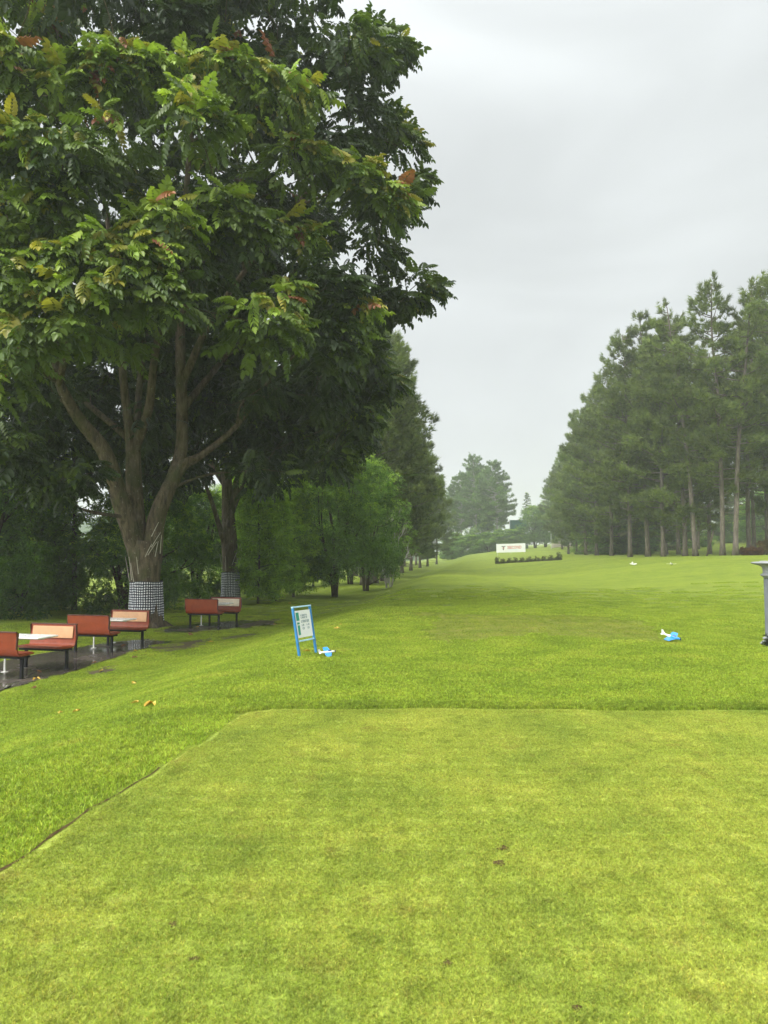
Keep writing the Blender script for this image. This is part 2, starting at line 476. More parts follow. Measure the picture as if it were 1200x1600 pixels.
class MB:
    def __init__(s): s.v = []; s.f = []
    def add(s, vs, fs):
        n = len(s.v); s.v += [tuple(v) for v in vs]; s.f += [tuple(i + n for i in f) for f in fs]
        return s
    def box(s, c, size, rot=None, bev=0.0):
        sx, sy, sz = (k / 2 for k in size)
        if bev:
            b = min(bev, sx * .9, sy * .9, sz * .9)
            vs = []
            for z, ins in ((-sz, b), (-sz + b, 0), (sz - b, 0), (sz, b)):
                x, y = sx - ins, sy - ins
                k = b * 0.6
                for px_, py_ in ((-x + k, -y), (x - k, -y), (x, -y + k), (x, y - k), (x - k, y), (-x + k, y), (-x, y - k), (-x, -y + k)):
                    vs.append(Vector((px_, py_, z)))
            fs = [tuple(range(7, -1, -1)), tuple(range(24, 32))]
            for r in range(3):
                for i in range(8):
                    j = (i + 1) % 8
                    fs.append((r * 8 + i, r * 8 + j, r * 8 + 8 + j, r * 8 + 8 + i))
        else:
            vs = [Vector((x, y, z)) for z in (-sz, sz) for x, y in ((-sx, -sy), (sx, -sy), (sx, sy), (-sx, sy))]
            fs = [(3, 2, 1, 0), (4, 5, 6, 7), (0, 1, 5, 4), (1, 2, 6, 5), (2, 3, 7, 6), (3, 0, 4, 7)]
        if rot is not None: vs = [rot @ v for v in vs]
        c = Vector(c)
        return s.add([v + c for v in vs], fs)
    def tube(s, pts, rad, n=8, cap=True, wob=0.0, rng=None):
        pts = [Vector(p) for p in pts]
        if not isinstance(rad, (list, tuple)): rad = [rad] * len(pts)
        up = None; rings = []
        ph = [rng.uniform(-1, 1) * wob for _ in range(n)] if (wob and rng) else [0] * n
        for i, p in enumerate(pts):
            t = (pts[min(i + 1, len(pts) - 1)] - pts[max(i - 1, 0)])
            if t.length < 1e-9: t = Vector((0, 0, 1))
            t.normalize()
            if up is None:
                up = Vector((1, 0, 0)) if abs(t.x) < 0.9 else Vector((0, 1, 0))
            up = (up - t * up.dot(t)); up.normalize()
            bt = t.cross(up)
            rings.append([p + (up * math.cos(2 * math.pi * k / n) + bt * math.sin(2 * math.pi * k / n)) * rad[i] * (1 + ph[k]) for k in range(n)])
        vs = [v for r in rings for v in r]; fs = []
        for i in range(len(rings) - 1):
            for k in range(n):
                j = (k + 1) % n
                fs.append((i * n + k, i * n + j, i * n + n + j, i * n + n + k))
        if cap:
            fs.append(tuple(range(n - 1, -1, -1)))
            fs.append(tuple(range((len(rings) - 1) * n, len(rings) * n)))
        return s.add(vs, fs)
    def lathe(s, prof, n=32, c=(0, 0, 0), flute=0.0, fz=(0, 0)):
        vs = []; fs = []
        c = Vector(c)
        for r, z in prof:
            for k in range(n):
                a = 2 * math.pi * k / n
                rr = r
                if flute and fz[0] <= z <= fz[1] and k % 2: rr = r * (1 - flute)
                vs.append(c + Vector((rr * math.cos(a), rr * math.sin(a), z)))
        m = len(prof)
        for i in range(m - 1):
            for k in range(n):
                j = (k + 1) % n
                fs.append((i * n + k, i * n + j, i * n + n + j, i * n + n + k))
        fs.append(tuple(range(n - 1, -1, -1))); fs.append(tuple(range((m - 1) * n, m * n)))
        return s.add(vs, fs)
    def build(s, name, mat, parent=None, smooth=False):
        return mesh_obj(name, s.v, s.f, mat, parent, smooth)

def copy_thing(o, loc, rz=0.0, scale=1.0, label=None, group=None, cat=None):
    c = o.copy(); col.objects.link(c)
    c.location = loc; c.rotation_euler = (0, 0, rz)
    c.scale = scale if isinstance(scale, tuple) else (scale,) * 3
    if label: c["label"] = label
    if group: c["group"] = group
    if cat: c["category"] = cat
    def rec(a, b):
        for ch in [k for k in bpy.data.objects if k.parent == a]:
            d = ch.copy(); col.objects.link(d); d.parent = b
            rec(ch, d)
    rec(o, c)
    return c

def catmull(pts, sub=4):
    pts = [np.array(p, float) for p in pts]
    P = [pts[0] * 2 - pts[1]] + pts + [pts[-1] * 2 - pts[-2]]
    out = []
    for i in range(1, len(P) - 2):
        for k in range(sub):
            t = k / sub
            a, b, c, d = P[i - 1], P[i], P[i + 1], P[i + 2]
            out.append(0.5 * (2 * b + (c - a) * t + (2 * a - 5 * b + 4 * c - d) * t * t + (3 * b - a - 3 * c + d) * t ** 3))
    out.append(pts[-1])
    return out

def norm(a):
    return a / np.maximum(np.linalg.norm(a, axis=-1, keepdims=True), 1e-9)

def frames(xd, up):
    """columns x, y, z from a main direction and an approximate normal"""
    x = norm(xd)
    z = up - x * np.sum(up * x, 1, keepdims=True)
    z = norm(z)
    y = np.cross(z, x)
    return np.stack([x, y, z], axis=2)

def scatter(tv, tf, T, Mx, size, tint, tmul=None):
    """instances of a template as one vert and face array"""
    n, k = len(T), len(tv)
    v = np.einsum('nij,kj->nki', Mx, tv) * size[:, None, None] + T[:, None, :]
    f = tf[None] + (np.arange(n) * k)[:, None, None]
    c = np.repeat(tint[:, None, :], k, axis=1)
    if tmul is not None: c = c * tmul[None, :, None]
    return v.reshape(-1, 3), f.reshape(-1, tf.shape[1]), c.reshape(-1, 3)

# leaf templates -----------------------------------------------------------
def leaflet(base, d, nrm, L, W, fold=0.25, droop=0.12):
    base, d, nrm = map(lambda a: np.array(a, float), (base, d, nrm))
    d = d / np.linalg.norm(d)
    nrm = nrm - d * nrm.dot(d); nrm /= np.linalg.norm(nrm)
    s = np.cross(nrm, d)
    pt = lambda t, w, h: base + d * L * t + s * W * w + nrm * (h * W - droop * L * t * t)
    v = [pt(0, 0, 0), pt(1, 0, 0), pt(.3, .5, fold), pt(.72, .36, fold * .7), pt(.3, -.5, fold), pt(.72, -.36, fold * .7)]
    return v, [(0, 1, 3, 2), (0, 4, 5, 1)]

def compound(npairs, L=0.34, W=0.15, droop=0.35, hang=0.45, t0=0.22):
    vs, fs = [], []
    def add(v, f):
        n = len(vs); vs.extend(v); fs.extend([tuple(i + n for i in q) for q in f])
    for i in range(npairs):
        t = t0 + (0.95 - t0) * i / max(1, npairs - 1)
        b = (t, 0, -droop * t * t)
        k = 0.72 + 0.5 * math.sin(math.pi * min(1, 0.15 + 0.85 * i / max(1, npairs - 1)))
        for sgn in (1, -1):
            add(*leaflet(b, (0.42, sgn * 0.9, -hang), (0, 0, 1), L * k, W * k))
    add(*leaflet((0.97, 0, -droop * 0.94), (1, 0, -droop * 1.6), (0, 0, 1), L, W))
    add([np.array(q, float) for q in ((0, .012, 0), (.5, .01, -droop * .25), (.5, -.01, -droop * .25), (0, -.012, 0))], [(0, 1, 2, 3)])
    add([np.array(q, float) for q in ((.5, .01, -droop * .25), (1, .006, -droop), (1, -.006, -droop), (.5, -.01, -droop * .25))], [(0, 1, 2, 3)])
    return np.array(vs), np.array(fs)

def simple_leaf(W=0.42):
    v, f = leaflet((0, 0, 0), (1, 0, -0.1), (0, 0, 1), 1.0, W)
    return np.array(v), np.array(f)

def sprig(n, W=0.3, L=0.5, rng=None):
    vs, fs = [], []
    for i in range(n):
        t = i / n
        a = i * 2.4
        d = np.array((0.7, math.cos(a), math.sin(a) * 0.7 - 0.1))
        v, f = leaflet((t, 0, -0.15 * t * t), d, (-.3, rng.uniform(-.4, .4), 1), L * rng.uniform(.75, 1.2), L * W)
        m = len(vs); vs.extend(v); fs.extend([tuple(j + m for j in q) for q in f])
    return np.array(vs), np.array(fs)

def tuft(n, w, rng):
    """needle tuft: thin triangles fanning out along +X"""
    vs, fs = [], []
    for i in range(n):
        a = rng.uniform(0, 6.283); sp = rng.uniform(0.25, 1.0)
        d = np.array((1.0, math.cos(a) * sp, math.sin(a) * sp)); d /= np.linalg.norm(d)
        s = np.cross(d, np.array((rng.uniform(-1, 1), rng.uniform(-1, 1), rng.uniform(-1, 1)))); s /= np.linalg.norm(s)
        L = rng.uniform(.7, 1.1); b = np.array((rng.uniform(-.35, .15), 0, 0))
        m = len(vs)
        vs += [b + s * w, b - s * w, b + d * L]
        fs.append((m, m + 1, m + 2))
    return np.array(vs), np.array(fs)

# ------------------------------------------------------------------ ground
def graded(segs):
    out = []
    for a, b, s in segs:
        out.append(np.arange(a, b, s))
    return np.concatenate(out + [np.array([segs[-1][1]])])

gxs = graded([(-700, -200, 50), (-200, -60, 8), (-60, -16, 1.5), (-16, 12, 0.3), (12, 60, 1.2), (60, 200, 6), (200, 700, 50)])
gys = graded([(-60, -4, 4), (-4, 32, 0.3), (32, 80, 0.9), (80, 240, 2.5), (240, 400, 10), (400, 1000, 50)])
GX, GY = np.meshgrid(gxs, gys)
GZ = H(GX, GY)
nx, ny = len(gxs), len(gys)
idx = np.arange(nx * ny).reshape(ny, nx)
gf = np.stack([idx[:-1, :-1], idx[:-1, 1:], idx[1:, 1:], idx[1:, :-1]], axis=-1).reshape(-1, 4)
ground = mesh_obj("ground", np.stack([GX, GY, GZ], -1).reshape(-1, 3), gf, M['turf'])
tag(ground, kind='structure')
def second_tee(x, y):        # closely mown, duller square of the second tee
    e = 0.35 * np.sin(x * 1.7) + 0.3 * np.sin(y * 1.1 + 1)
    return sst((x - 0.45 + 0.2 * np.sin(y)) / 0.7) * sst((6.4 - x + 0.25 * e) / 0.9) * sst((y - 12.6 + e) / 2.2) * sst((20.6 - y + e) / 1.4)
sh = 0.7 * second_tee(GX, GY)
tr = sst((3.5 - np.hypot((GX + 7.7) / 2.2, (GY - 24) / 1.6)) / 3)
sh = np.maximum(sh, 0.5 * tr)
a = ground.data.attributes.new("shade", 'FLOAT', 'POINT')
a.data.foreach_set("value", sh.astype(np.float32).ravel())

# the near tee: a closely mown sheet just above the ground
def tee_left(y):
    return -2.50 + 0.150 * y + 0.012 * math.sin(y * 2.3) + 0.012 * math.sin(y * 5.1) + 0.008 * math.sin(y * 13)
TEE_FAR = 7.68
def tee_far(x):
    c = max(0.0, (-0.95 - x)) ** 1.5 * 1.5
    return TEE_FAR + 0.03 * math.sin(x * 1.9) + 0.02 * math.sin(x * 4.3) - 0.02 * x - c * 0.45
def in_tee(x, y, m=0.0):
    return (x > tee_left(y) + m) and (y < tee_far(x) - m)
tv, tf_ = [], []
ys = [-4 + i * 0.15 for i in range(int((TEE_FAR + 4) / 0.15) + 2)]
rows = []
NX = 60
for y in ys:
    xl = tee_left(y)
    rows.append([])
    for i in range(NX + 1):
        x = xl + (9.0 - xl) * (i / NX) ** 1.3
        yy = min(y, tee_far(x))
        rows[-1].append(len(tv)); tv.append((x, yy, Hf(x, yy) + 0.008))
for r in range(len(rows) - 1):
    for i in range(NX):
        tf_.append((rows[r][i], rows[r][i + 1], rows[r + 1][i + 1], rows[r + 1][i]))
tag(mesh_obj("tee", tv, tf_, M['tee']), kind='structure')

# bare-soil edge cut along the tee's left side
ev, ef = [], []
rs = random.Random(5)
n_ = 90
for i in range(n_):
    y = 1.0 + i * (5.6 - 1.0) / (n_ - 1)
    w = 0.001 + 0.010 * max(0, math.sin(i * 0.7 + rs.uniform(0, 1.5))) * (1.0 if y < 5.0 else 0.4)
    x = tee_left(y)
    ev += [(x - w - 0.012, y, Hf(x, y) + 0.013), (x + w * 0.4, y, Hf(x, y) + 0.013)]
    if i: ef.append((2 * i - 2, 2 * i - 1, 2 * i + 1, 2 * i))
tag(mesh_obj("soil_edge", ev, ef, M['soil']), kind='structure')

# ------------------------------------------------------------------ paving and mud
def ground_patch(name, pts, mat, lift=0.01, rough=0.12, seed=1, sub=10):
    rg = random.Random(seed)
    ring = []
    n = len(pts)
    for i in range(n):
        a, b = Vector(pts[i]), Vector(pts[(i + 1) % n])
        for k in range(sub):
            p = a.lerp(b, k / sub)
            ring.append(Vector((p.x + rg.uniform(-rough, rough), p.y + rg.uniform(-rough, rough))))
    c = sum(ring, Vector((0, 0))) / len(ring)
    vs = []; fs = []
    L = 6
    for q in range(L):
        t = 1 - q / L
        for p in ring:
            v = c.lerp(p, t); vs.append((v.x, v.y, Hf(v.x, v.y) + lift))
    m = len(ring)
    for q in range(L - 1):
        for i in range(m):
            j = (i + 1) % m
            fs.append((q * m + i, q * m + j, q * m + m + j, q * m + m + i))
    vs.append((c.x, c.y, Hf(c.x, c.y) + lift))
    for i in range(m):
        fs.append(((L - 1) * m + i, (L - 1) * m + (i + 1) % m, len(vs) - 1))
    return tag(mesh_obj(name, vs, fs, mat), kind='structure')

PAVE_A = [(-9.4, 10.2), (-7.05, 11.2), (-6.72, 13.0), (-6.45, 15.2), (-6.12, 18.0), (-5.7, 20.2), (-6.6, 20.9), (-7.6, 20.3), (-8.3, 17.6), (-9.0, 14.0)]
PAVE_B = [(-6.6, 22.2), (-5.4, 22.6), (-4.55, 24.0), (-3.7, 26.2), (-4.1, 27.0), (-5.2, 26.9), (-6.2, 25.6), (-6.9, 24.0)]
ground_patch("paving", PAVE_A, M['paving'], 0.012, 0.04, 1)
ground_patch("paving", PAVE_B, M['paving'], 0.012, 0.06, 2)
MUDS = []
def px_patch(name, pxs, seed, rough=0.06):
    MUDS.append([tuple(gp(*q).xy) for q in pxs])
    ground_patch(name, [tuple(gp(*q).xy) for q in pxs], M['mud'], 0.016, rough, seed, 6)
px_patch("mud", [(238, 1012), (300, 1002), (330, 997), (318, 1008), (285, 1017), (245, 1020)], 3, 0.10)
px_patch("mud", [(130, 1052), (160, 1043), (182, 1041), (178, 1048), (150, 1056)], 4)
px_patch("mud", [(380, 983), (425, 974), (440, 967), (405, 970), (372, 978)], 6, 0.1)
px_patch("mud", [(345, 997), (400, 990), (395, 994), (350, 1001)], 7, 0.08)

# ------------------------------------------------------------------ grass blades (instanced tufts, nobody could count them)
def inside(poly, x, y):
    r = False
    n = len(poly)
    for i in range(n):
        (x1, y1), (x2, y2) = poly[i], poly[i - 1]
        if (y1 > y) != (y2 > y) and x < (x2 - x1) * (y - y1) / (y2 - y1) + x1: r = not r
    return r

def grass_field(name, mat, pts, size, nblade, hgt, wid, seed, lean=0.6, light=(0.75, 1.25)):
    rg = np.random.default_rng(seed)
    # one tuft patch
    pr_ = size * 0.62 * np.sqrt(rg.random(nblade)) ** 0.9; pa_ = rg.uniform(0, 6.283, nblade)   # round, so no seams show
    P = np.stack([pr_ * np.cos(pa_), pr_ * np.sin(pa_)], 1)
    ang = rg.uniform(0, 6.283, nblade); h = hgt * rg.uniform(0.5, 1.15, nblade)
    la = rg.uniform(0, 6.283, nblade); ll = np.abs(rg.normal(0, lean, nblade)) * h
    w = wid * rg.uniform(0.6, 1.2, nblade)
    base = np.stack([P[:, 0], P[:, 1], np.zeros(nblade)], 1)
    side = np.stack([np.cos(ang), np.sin(ang), np.zeros(nblade)], 1) * w[:, None] / 2
    midp = base + np.stack([np.cos(la) * ll * .35, np.sin(la) * ll * .35, h * .6], 1)
    top = base + np.stack([np.cos(la) * ll, np.sin(la) * ll, h], 1)
    # a blade: quad whose last two corners close near the tip
    V = np.stack([base - side * .8, base + side * .8, midp + side, top + side * .12, top - side * .12, midp - side], 1).reshape(-1, 3)
    Fq = []
    o = np.arange(nblade) * 6
    Fq = np.concatenate([np.stack([o, o + 1, o + 2, o + 5], 1), np.stack([o + 5, o + 2, o + 3, o + 4], 1)])
    tint = rg.uniform(light[0], light[1], (nblade, 1)) * np.array([[1, 1, 1]])
    warm = rg.random(nblade) < 0.12
    tint[warm] = tint[warm] * np.array([1.35, 1.05, 1.2])
    tint = np.repeat(tint, 6, axis=0)
    nb = len(V); n = len(pts)
    pz = H(pts[:, 0], pts[:, 1])
    e = 0.1
    dzx = (H(pts[:, 0] + e, pts[:, 1]) - H(pts[:, 0] - e, pts[:, 1])) / (2 * e)
    dzy = (H(pts[:, 0], pts[:, 1] + e) - H(pts[:, 0], pts[:, 1] - e)) / (2 * e)
    PV = np.stack([pts[:, 0], pts[:, 1], pz + (0.009 if name.startswith('tee') else 0.002)], 1)
    me = bpy.data.meshes.new(name)
    allv = np.concatenate([V, PV]).astype(np.float32)
    me.vertices.add(len(allv)); me.vertices.foreach_set("co", allv.ravel())
    me.loops.add(Fq.size); me.loops.foreach_set("vertex_index", Fq.astype(np.int32).ravel())
    me.polygons.add(len(Fq)); me.polygons.foreach_set("loop_start", np.arange(0, Fq.size, 4, dtype=np.int32))
    me.update(calc_edges=True)
    t = np.ones((len(allv), 4), np.float32); t[:nb, :3] = tint
    me.attributes.new("tint", 'FLOAT_COLOR', 'POINT').data.foreach_set("color", t.ravel())
    isp = np.zeros(len(allv), np.float32); isp[nb:] = 1
    me.attributes.new("anchor", 'FLOAT', 'POINT').data.foreach_set("value", isp)
    rot = np.zeros((len(allv), 3), np.float32)
    rot[nb:, 0] = np.arctan(dzy); rot[nb:, 1] = -np.arctan(dzx)
    me.attributes.new("slope", 'FLOAT_VECTOR', 'POINT').data.foreach_set("vector", rot.ravel())
    spin = np.zeros(len(allv), np.float32); spin[nb:] = rg.uniform(0, 6.283, n)
    me.attributes.new("spin", 'FLOAT', 'POINT').data.foreach_set("value", spin)
    me.materials.append(mat)
    ob = bpy.data.objects.new(name, me); col.objects.link(ob)
    ng = bpy.data.node_groups.new(name + "_nodes", 'GeometryNodeTree')
    ng.interface.new_socket("Geometry", in_out='INPUT', socket_type='NodeSocketGeometry')
    ng.interface.new_socket("Geometry", in_out='OUTPUT', socket_type='NodeSocketGeometry')
    N, L = ng.nodes, ng.links
    gi, go = N.new("NodeGroupInput"), N.new("NodeGroupOutput")
    def attr(nm, ty):
        q = N.new("GeometryNodeInputNamedAttribute"); q.data_type = ty; q.inputs[0].default_value = nm
        return q.outputs[0]
    cmpn = N.new("FunctionNodeCompare"); cmpn.data_type = 'FLOAT'; cmpn.operation = 'GREATER_THAN'
    L.new(attr("anchor", 'FLOAT'), cmpn.inputs[0]); cmpn.inputs[1].default_value = 0.5
    sp = N.new("GeometryNodeSeparateGeometry"); sp.domain = 'POINT'
    L.new(gi.outputs[0], sp.inputs[0]); L.new(cmpn.outputs[0], sp.inputs[1])
    iop = N.new("GeometryNodeInstanceOnPoints")
    L.new(sp.outputs[0], iop.inputs["Points"]); L.new(sp.outputs[1], iop.inputs["Instance"])
    comb = N.new("ShaderNodeCombineXYZ"); L.new(attr("spin", 'FLOAT'), comb.inputs[2])
    r1 = N.new("FunctionNodeRotateEuler"); r1.rotation_type = 'EULER' if hasattr(r1, 'rotation_type') else r1.rotation_type
    L.new(comb.outputs[0], r1.inputs[0]); L.new(attr("slope", 'FLOAT_VECTOR'), r1.inputs[1])
    L.new(r1.outputs[0], iop.inputs["Rotation"])
    L.new(iop.outputs[0], go.inputs[0])
    md = ob.modifiers.new("tufts", 'NODES'); md.node_group = ng
    return tag(ob, kind='stuff')

def visible(x, y, pad=0.4):
    return abs(x) < 0.525 * y + pad and y > 1.9

def grid_pts(x0, x1, y0, y1, s, rg, test):
    out = []
    for y in np.arange(y0, y1, s):
        for x in np.arange(x0, x1, s):
            q = (x + rg.uniform(-.2, .2) * s, y + rg.uniform(-.2, .2) * s)
            if test(*q): out.append(q)
    return np.array(out)

rg = np.random.default_rng(11)
pt = grid_pts(-5, 5.5, 1.9, 8.2, 0.2, rg, lambda x, y: visible(x, y) and in_tee(x, y, 0.17))
grass_field("tee_grass", M['blade_tee'], pt, 0.27, 2300, 0.011, 0.0026, 21, lean=1.1, light=(0.82, 1.5))
pt = grid_pts(-4, 5.5, 1.9, 8.2, 0.06, rg, lambda x, y: visible(x, y) and in_tee(x, y, 0.035) and not in_tee(x, y, 0.2))
grass_field("tee_edge_grass", M['blade_tee'], pt, 0.08, 200, 0.012, 0.0026, 24, lean=1.1, light=(0.82, 1.5))
BARE = [PAVE_A, PAVE_B] + MUDS
def ok_rough(x, y):
    if not visible(x, y, 0.6): return False
    if x < -2.5 and 10 < y < 30:
        m = 0.17 if y < 17 else 0.25
        for dx, dy in ((0, 0), (-m, 0), (m, 0), (0, m), (0, -m)):
            if any(inside(b, x + dx, y + dy) for b in BARE[:2]): return False
        if any(inside(b, x, y) for b in BARE[2:]) and rg.random() < .8: return False
    return True
def second_at(x, y): return float(second_tee(x, y)) > rg.uniform(0.15, 0.85)
LT = (1.08, 2.05)
pr = grid_pts(-9.5, 9.5, 1.9, 17, 0.26, rg, lambda x, y: ok_rough(x, y) and not in_tee(x, y, -0.24) and not second_at(x, y))
grass_field("fringe_grass", M['blade_rough'], pr, 0.36, 800, 0.034, 0.0052, 22, lean=0.9, light=LT)
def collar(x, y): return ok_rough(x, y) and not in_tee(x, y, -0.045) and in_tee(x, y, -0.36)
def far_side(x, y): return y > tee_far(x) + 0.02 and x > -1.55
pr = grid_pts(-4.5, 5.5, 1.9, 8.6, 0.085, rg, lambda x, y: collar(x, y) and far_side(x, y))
grass_field("collar_shade_grass", M['blade_rough'], pr, 0.11, 95, 0.034, 0.005, 25, lean=0.8, light=(0.85, 1.6))  # darker blade tint paints in the shade of longer grass along the far edge
pr = grid_pts(-4.5, 0, 1.9, 8.6, 0.085, rg, lambda x, y: collar(x, y) and not far_side(x, y))
grass_field("edge_grass", M['blade_rough'], pr, 0.11, 95, 0.03, 0.005, 27, lean=1.0, light=(1.2, 2.25))
pf = grid_pts(-15, 21.5, 17, 40, 0.55, rg, lambda x, y: ok_rough(x, y) and not second_at(x, y) and rg.random() < 1.1 - sst(np.array((y - 20) / 20)))
grass_field("fairway_grass", M['blade_rough'], pf, 0.72, 1000, 0.032, 0.008, 23, lean=0.9, light=LT)
p2 = grid_pts(-0.5, 8.5, 11, 22, 0.4, rg, lambda x, y: float(second_tee(x, y)) > 0.1)
grass_field("short_grass", M['blade_rough'], p2, 0.5, 420, 0.014, 0.006, 26, lean=1.2, light=(0.8, 1.55))

# ------------------------------------------------------------------ the big tree
rng = random.Random(7)
nrg = np.random.default_rng(7)
COMPS = [compound(6, .36, .21, droop=0.45, hang=0.7, t0=.12), compound(6, 0.34, 0.19, 0.75, 1.0, .15), compound(5, 0.42, 0.27, 0.35, 0.5, .1), compound(4, .46, .30, .2, .4, .1)]
PAL = {
    'dark': ((0.028, 0.052, 0.016), (0.055, 0.088, 0.025)),
    'mid': ((0.075, 0.125, 0.025), (0.14, 0.20, 0.036)),
    'light': ((0.22, 0.33, 0.05), (0.36, 0.46, 0.075)),
    'olive': ((0.26, 0.27, 0.045), (0.40, 0.35, 0.06)),
    'red': ((0.25, 0.085, 0.05), (0.36, 0.16, 0.08)),
}
def pal(kind, n):
    lo, hi = map(np.array, PAL[kind])
    t = nrg.random((n, 1))
    return (lo + (hi - lo) * t) * nrg.uniform(0.8, 1.2, (n, 1))

def limb(mb, pts, rads, n=10, sub=4):
    P = catmull(pts, sub)
    rr = np.interp(np.linspace(0, 1, len(P)), np.linspace(0, 1, len(rads)), rads) * np.linspace(1.0, 0.8, len(P))
    mb.tube(P, list(rr), n, wob=0.07, rng=rng)
    return [(p, r) for p, r in zip(P, rr)]

def crown_clumps(profile, axis, n, mind, accept, inner=0.25):
    zs = [p[0] for p in profile]; rsx = [p[1] for p in profile]
    out = []; tries = 0
    while len(out) < n and tries < 60000:
        tries += 1
        z = rng.uniform(zs[0], zs[-1]); a = rng.uniform(0, 6.283)
        rmax = np.interp(z, zs, rsx) * (1 + 0.10 * math.sin(3 * a + z * 0.5) + 0.06 * math.sin(5 * a - z))
        r = rmax * (math.sqrt(rng.random()) if rng.random() < inner else rng.uniform(0.82, 1.0))
        p = np.array((axis[0] + r * math.cos(a), axis[1] + r * math.sin(a), z))
        if not accept(p): continue
        if any(np.sum((p - q) ** 2) < mind ** 2 for q in out): continue
        out.append(p)
    return out

def clump_leaves(centres, axis, zmid, per, rad, lsize, kinds, droop=0.25):
    """compound leaves on every clump; returns arrays for each template"""
    data = [[] for _ in COMPS]
    for ci, c in enumerate(centres):
        out = np.array((c[0] - axis[0], c[1] - axis[1], (c[2] - zmid) * 0.7)); out /= np.linalg.norm(out) + 1e-6
        n = int(per * rng.uniform(0.75, 1.25))
        d = nrg.normal(0, 1, (n, 3)) + out * 0.75 + np.array((0, 0, 0.35))
        d = norm(d)
        rr = rad * rng.uniform(0.8, 1.2) * nrg.uniform(0.35, 1.0, (n, 1)) ** 0.6
        T = c + d * rr * np.array((1, 1, 0.72))
        hor = d * np.array((1, 1, 0.15)) + nrg.normal(0, .35, (n, 3)) + np.array((0, 0, -droop))
        up = np.array((0, 0, 1.0)) + d * 0.5 + nrg.normal(0, .28, (n, 3))
        Mx = frames(hor, up)
        size = lsize * nrg.uniform(0.7, 1.25, n)
        base = kinds(c, out)
        tint = np.empty((n, 3))
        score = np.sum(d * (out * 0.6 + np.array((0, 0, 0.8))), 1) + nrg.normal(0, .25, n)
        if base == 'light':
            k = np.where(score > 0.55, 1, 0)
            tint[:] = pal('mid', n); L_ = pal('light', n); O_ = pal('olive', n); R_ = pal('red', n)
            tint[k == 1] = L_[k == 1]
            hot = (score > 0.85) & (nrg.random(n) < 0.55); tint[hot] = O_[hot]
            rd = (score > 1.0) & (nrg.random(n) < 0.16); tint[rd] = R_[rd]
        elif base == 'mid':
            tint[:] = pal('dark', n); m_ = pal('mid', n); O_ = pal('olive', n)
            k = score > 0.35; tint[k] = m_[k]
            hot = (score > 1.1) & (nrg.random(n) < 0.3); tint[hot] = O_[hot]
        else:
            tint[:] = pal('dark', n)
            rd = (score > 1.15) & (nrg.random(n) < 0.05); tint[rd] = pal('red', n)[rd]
        which = nrg.integers(0, len(COMPS), n)
        for q in range(len(COMPS)):
            s = which == q
            data[q].append((T[s], Mx[s], size[s], tint[s]))
    V, F, C = [], [], []; off = 0
    for q, (tvv, tff) in enumerate(COMPS):
        T, Mx, S, C0 = (np.concatenate([d[i] for d in data[q]]) for i in range(4))
        v, f, c = scatter(tvv, tff, T, Mx, S, C0)
        V.append(v); F.append(f + off); C.append(c); off += len(v)
    return np.concatenate(V), np.concatenate(F), np.concatenate(C)

def twig_to(mb, skel, c, r0=0.06, sag=0.2):
    P = np.array([s[0] for s in skel])
    dist = np.linalg.norm(P - c, axis=1) + np.maximum(0, P[:, 2] - c[2] + 0.8) * 1.2
    k = int(np.argmin(dist))
    a, ra = skel[k]
    Ld = np.linalg.norm(c - a)
    m = (a + c) / 2 + np.array((rng.uniform(-.12, .12) * Ld, rng.uniform(-.12, .12) * Ld, -sag * 0.3 * Ld + rng.uniform(-.05, .12) * Ld))
    P2 = catmull([a, m, c], 4)
    rb = min(ra * 0.75, 0.022 + 0.013 * Ld)
    mb.tube(P2, list(np.linspace(rb, 0.014, len(P2))), 5, cap=False)
    new = [(p, r) for p, r in zip(P2, np.linspace(rb, 0.014, len(P2)))]
    if len(skel) < 1500: skel += new[2::2]
    return new

def wrap_cloth(c, r0, r1, z0, z1, parent, per=0.08):
    n, rows_ = 56, 12
    vs, fs, uv = [], [], []
    for j in range(rows_ + 1):
        t = j / rows_; z = z0 + (z1 - z0) * t; r = r0 + (r1 - r0) * t
        for i in range(n + 1):
            a = 2 * math.pi * i / n
            rr = r * (1 + 0.02 * math.sin(5 * a + 2 * t) + 0.015 * math.sin(11 * a - 3 * t)) + 0.008 * (j in (0, rows_))
            vs.append((c[0] + rr * math.cos(a), c[1] + rr * math.sin(a), z + 0.015 * math.sin(3 * a) * (1 if j == rows_ else 0)))
            uv.append((round(2 * math.pi * r0 / per) * i / n, (z - z0) / per))
    for j in range(rows_):
        for i in range(n):
            a_ = j * (n + 1) + i
            fs.append((a_, a_ + 1, a_ + n + 2, a_ + n + 1))
    return mesh_obj("cloth_wrap", vs, fs, M['check'], parent, True, uv=uv)

def sticks(parent, c, r, specs):
    for (a, z, tilt, L) in specs:
        x, y = c[0] + (r + 0.05) * math.cos(a), c[1] + (r + 0.05) * math.sin(a)
        t = Vector((-math.sin(a), math.cos(a), 0)) * math.sin(tilt) + Vector((math.cos(a) * 0.18, math.sin(a) * 0.18, 1)) * math.cos(tilt)
        p = Vector((x, y, z))
        MB().tube([p, p + t * L * 0.5 + Vector((0, 0, 0.01)), p + t * L], [0.014, 0.012, 0.009], 6).build("stick", M['stick'], parent)

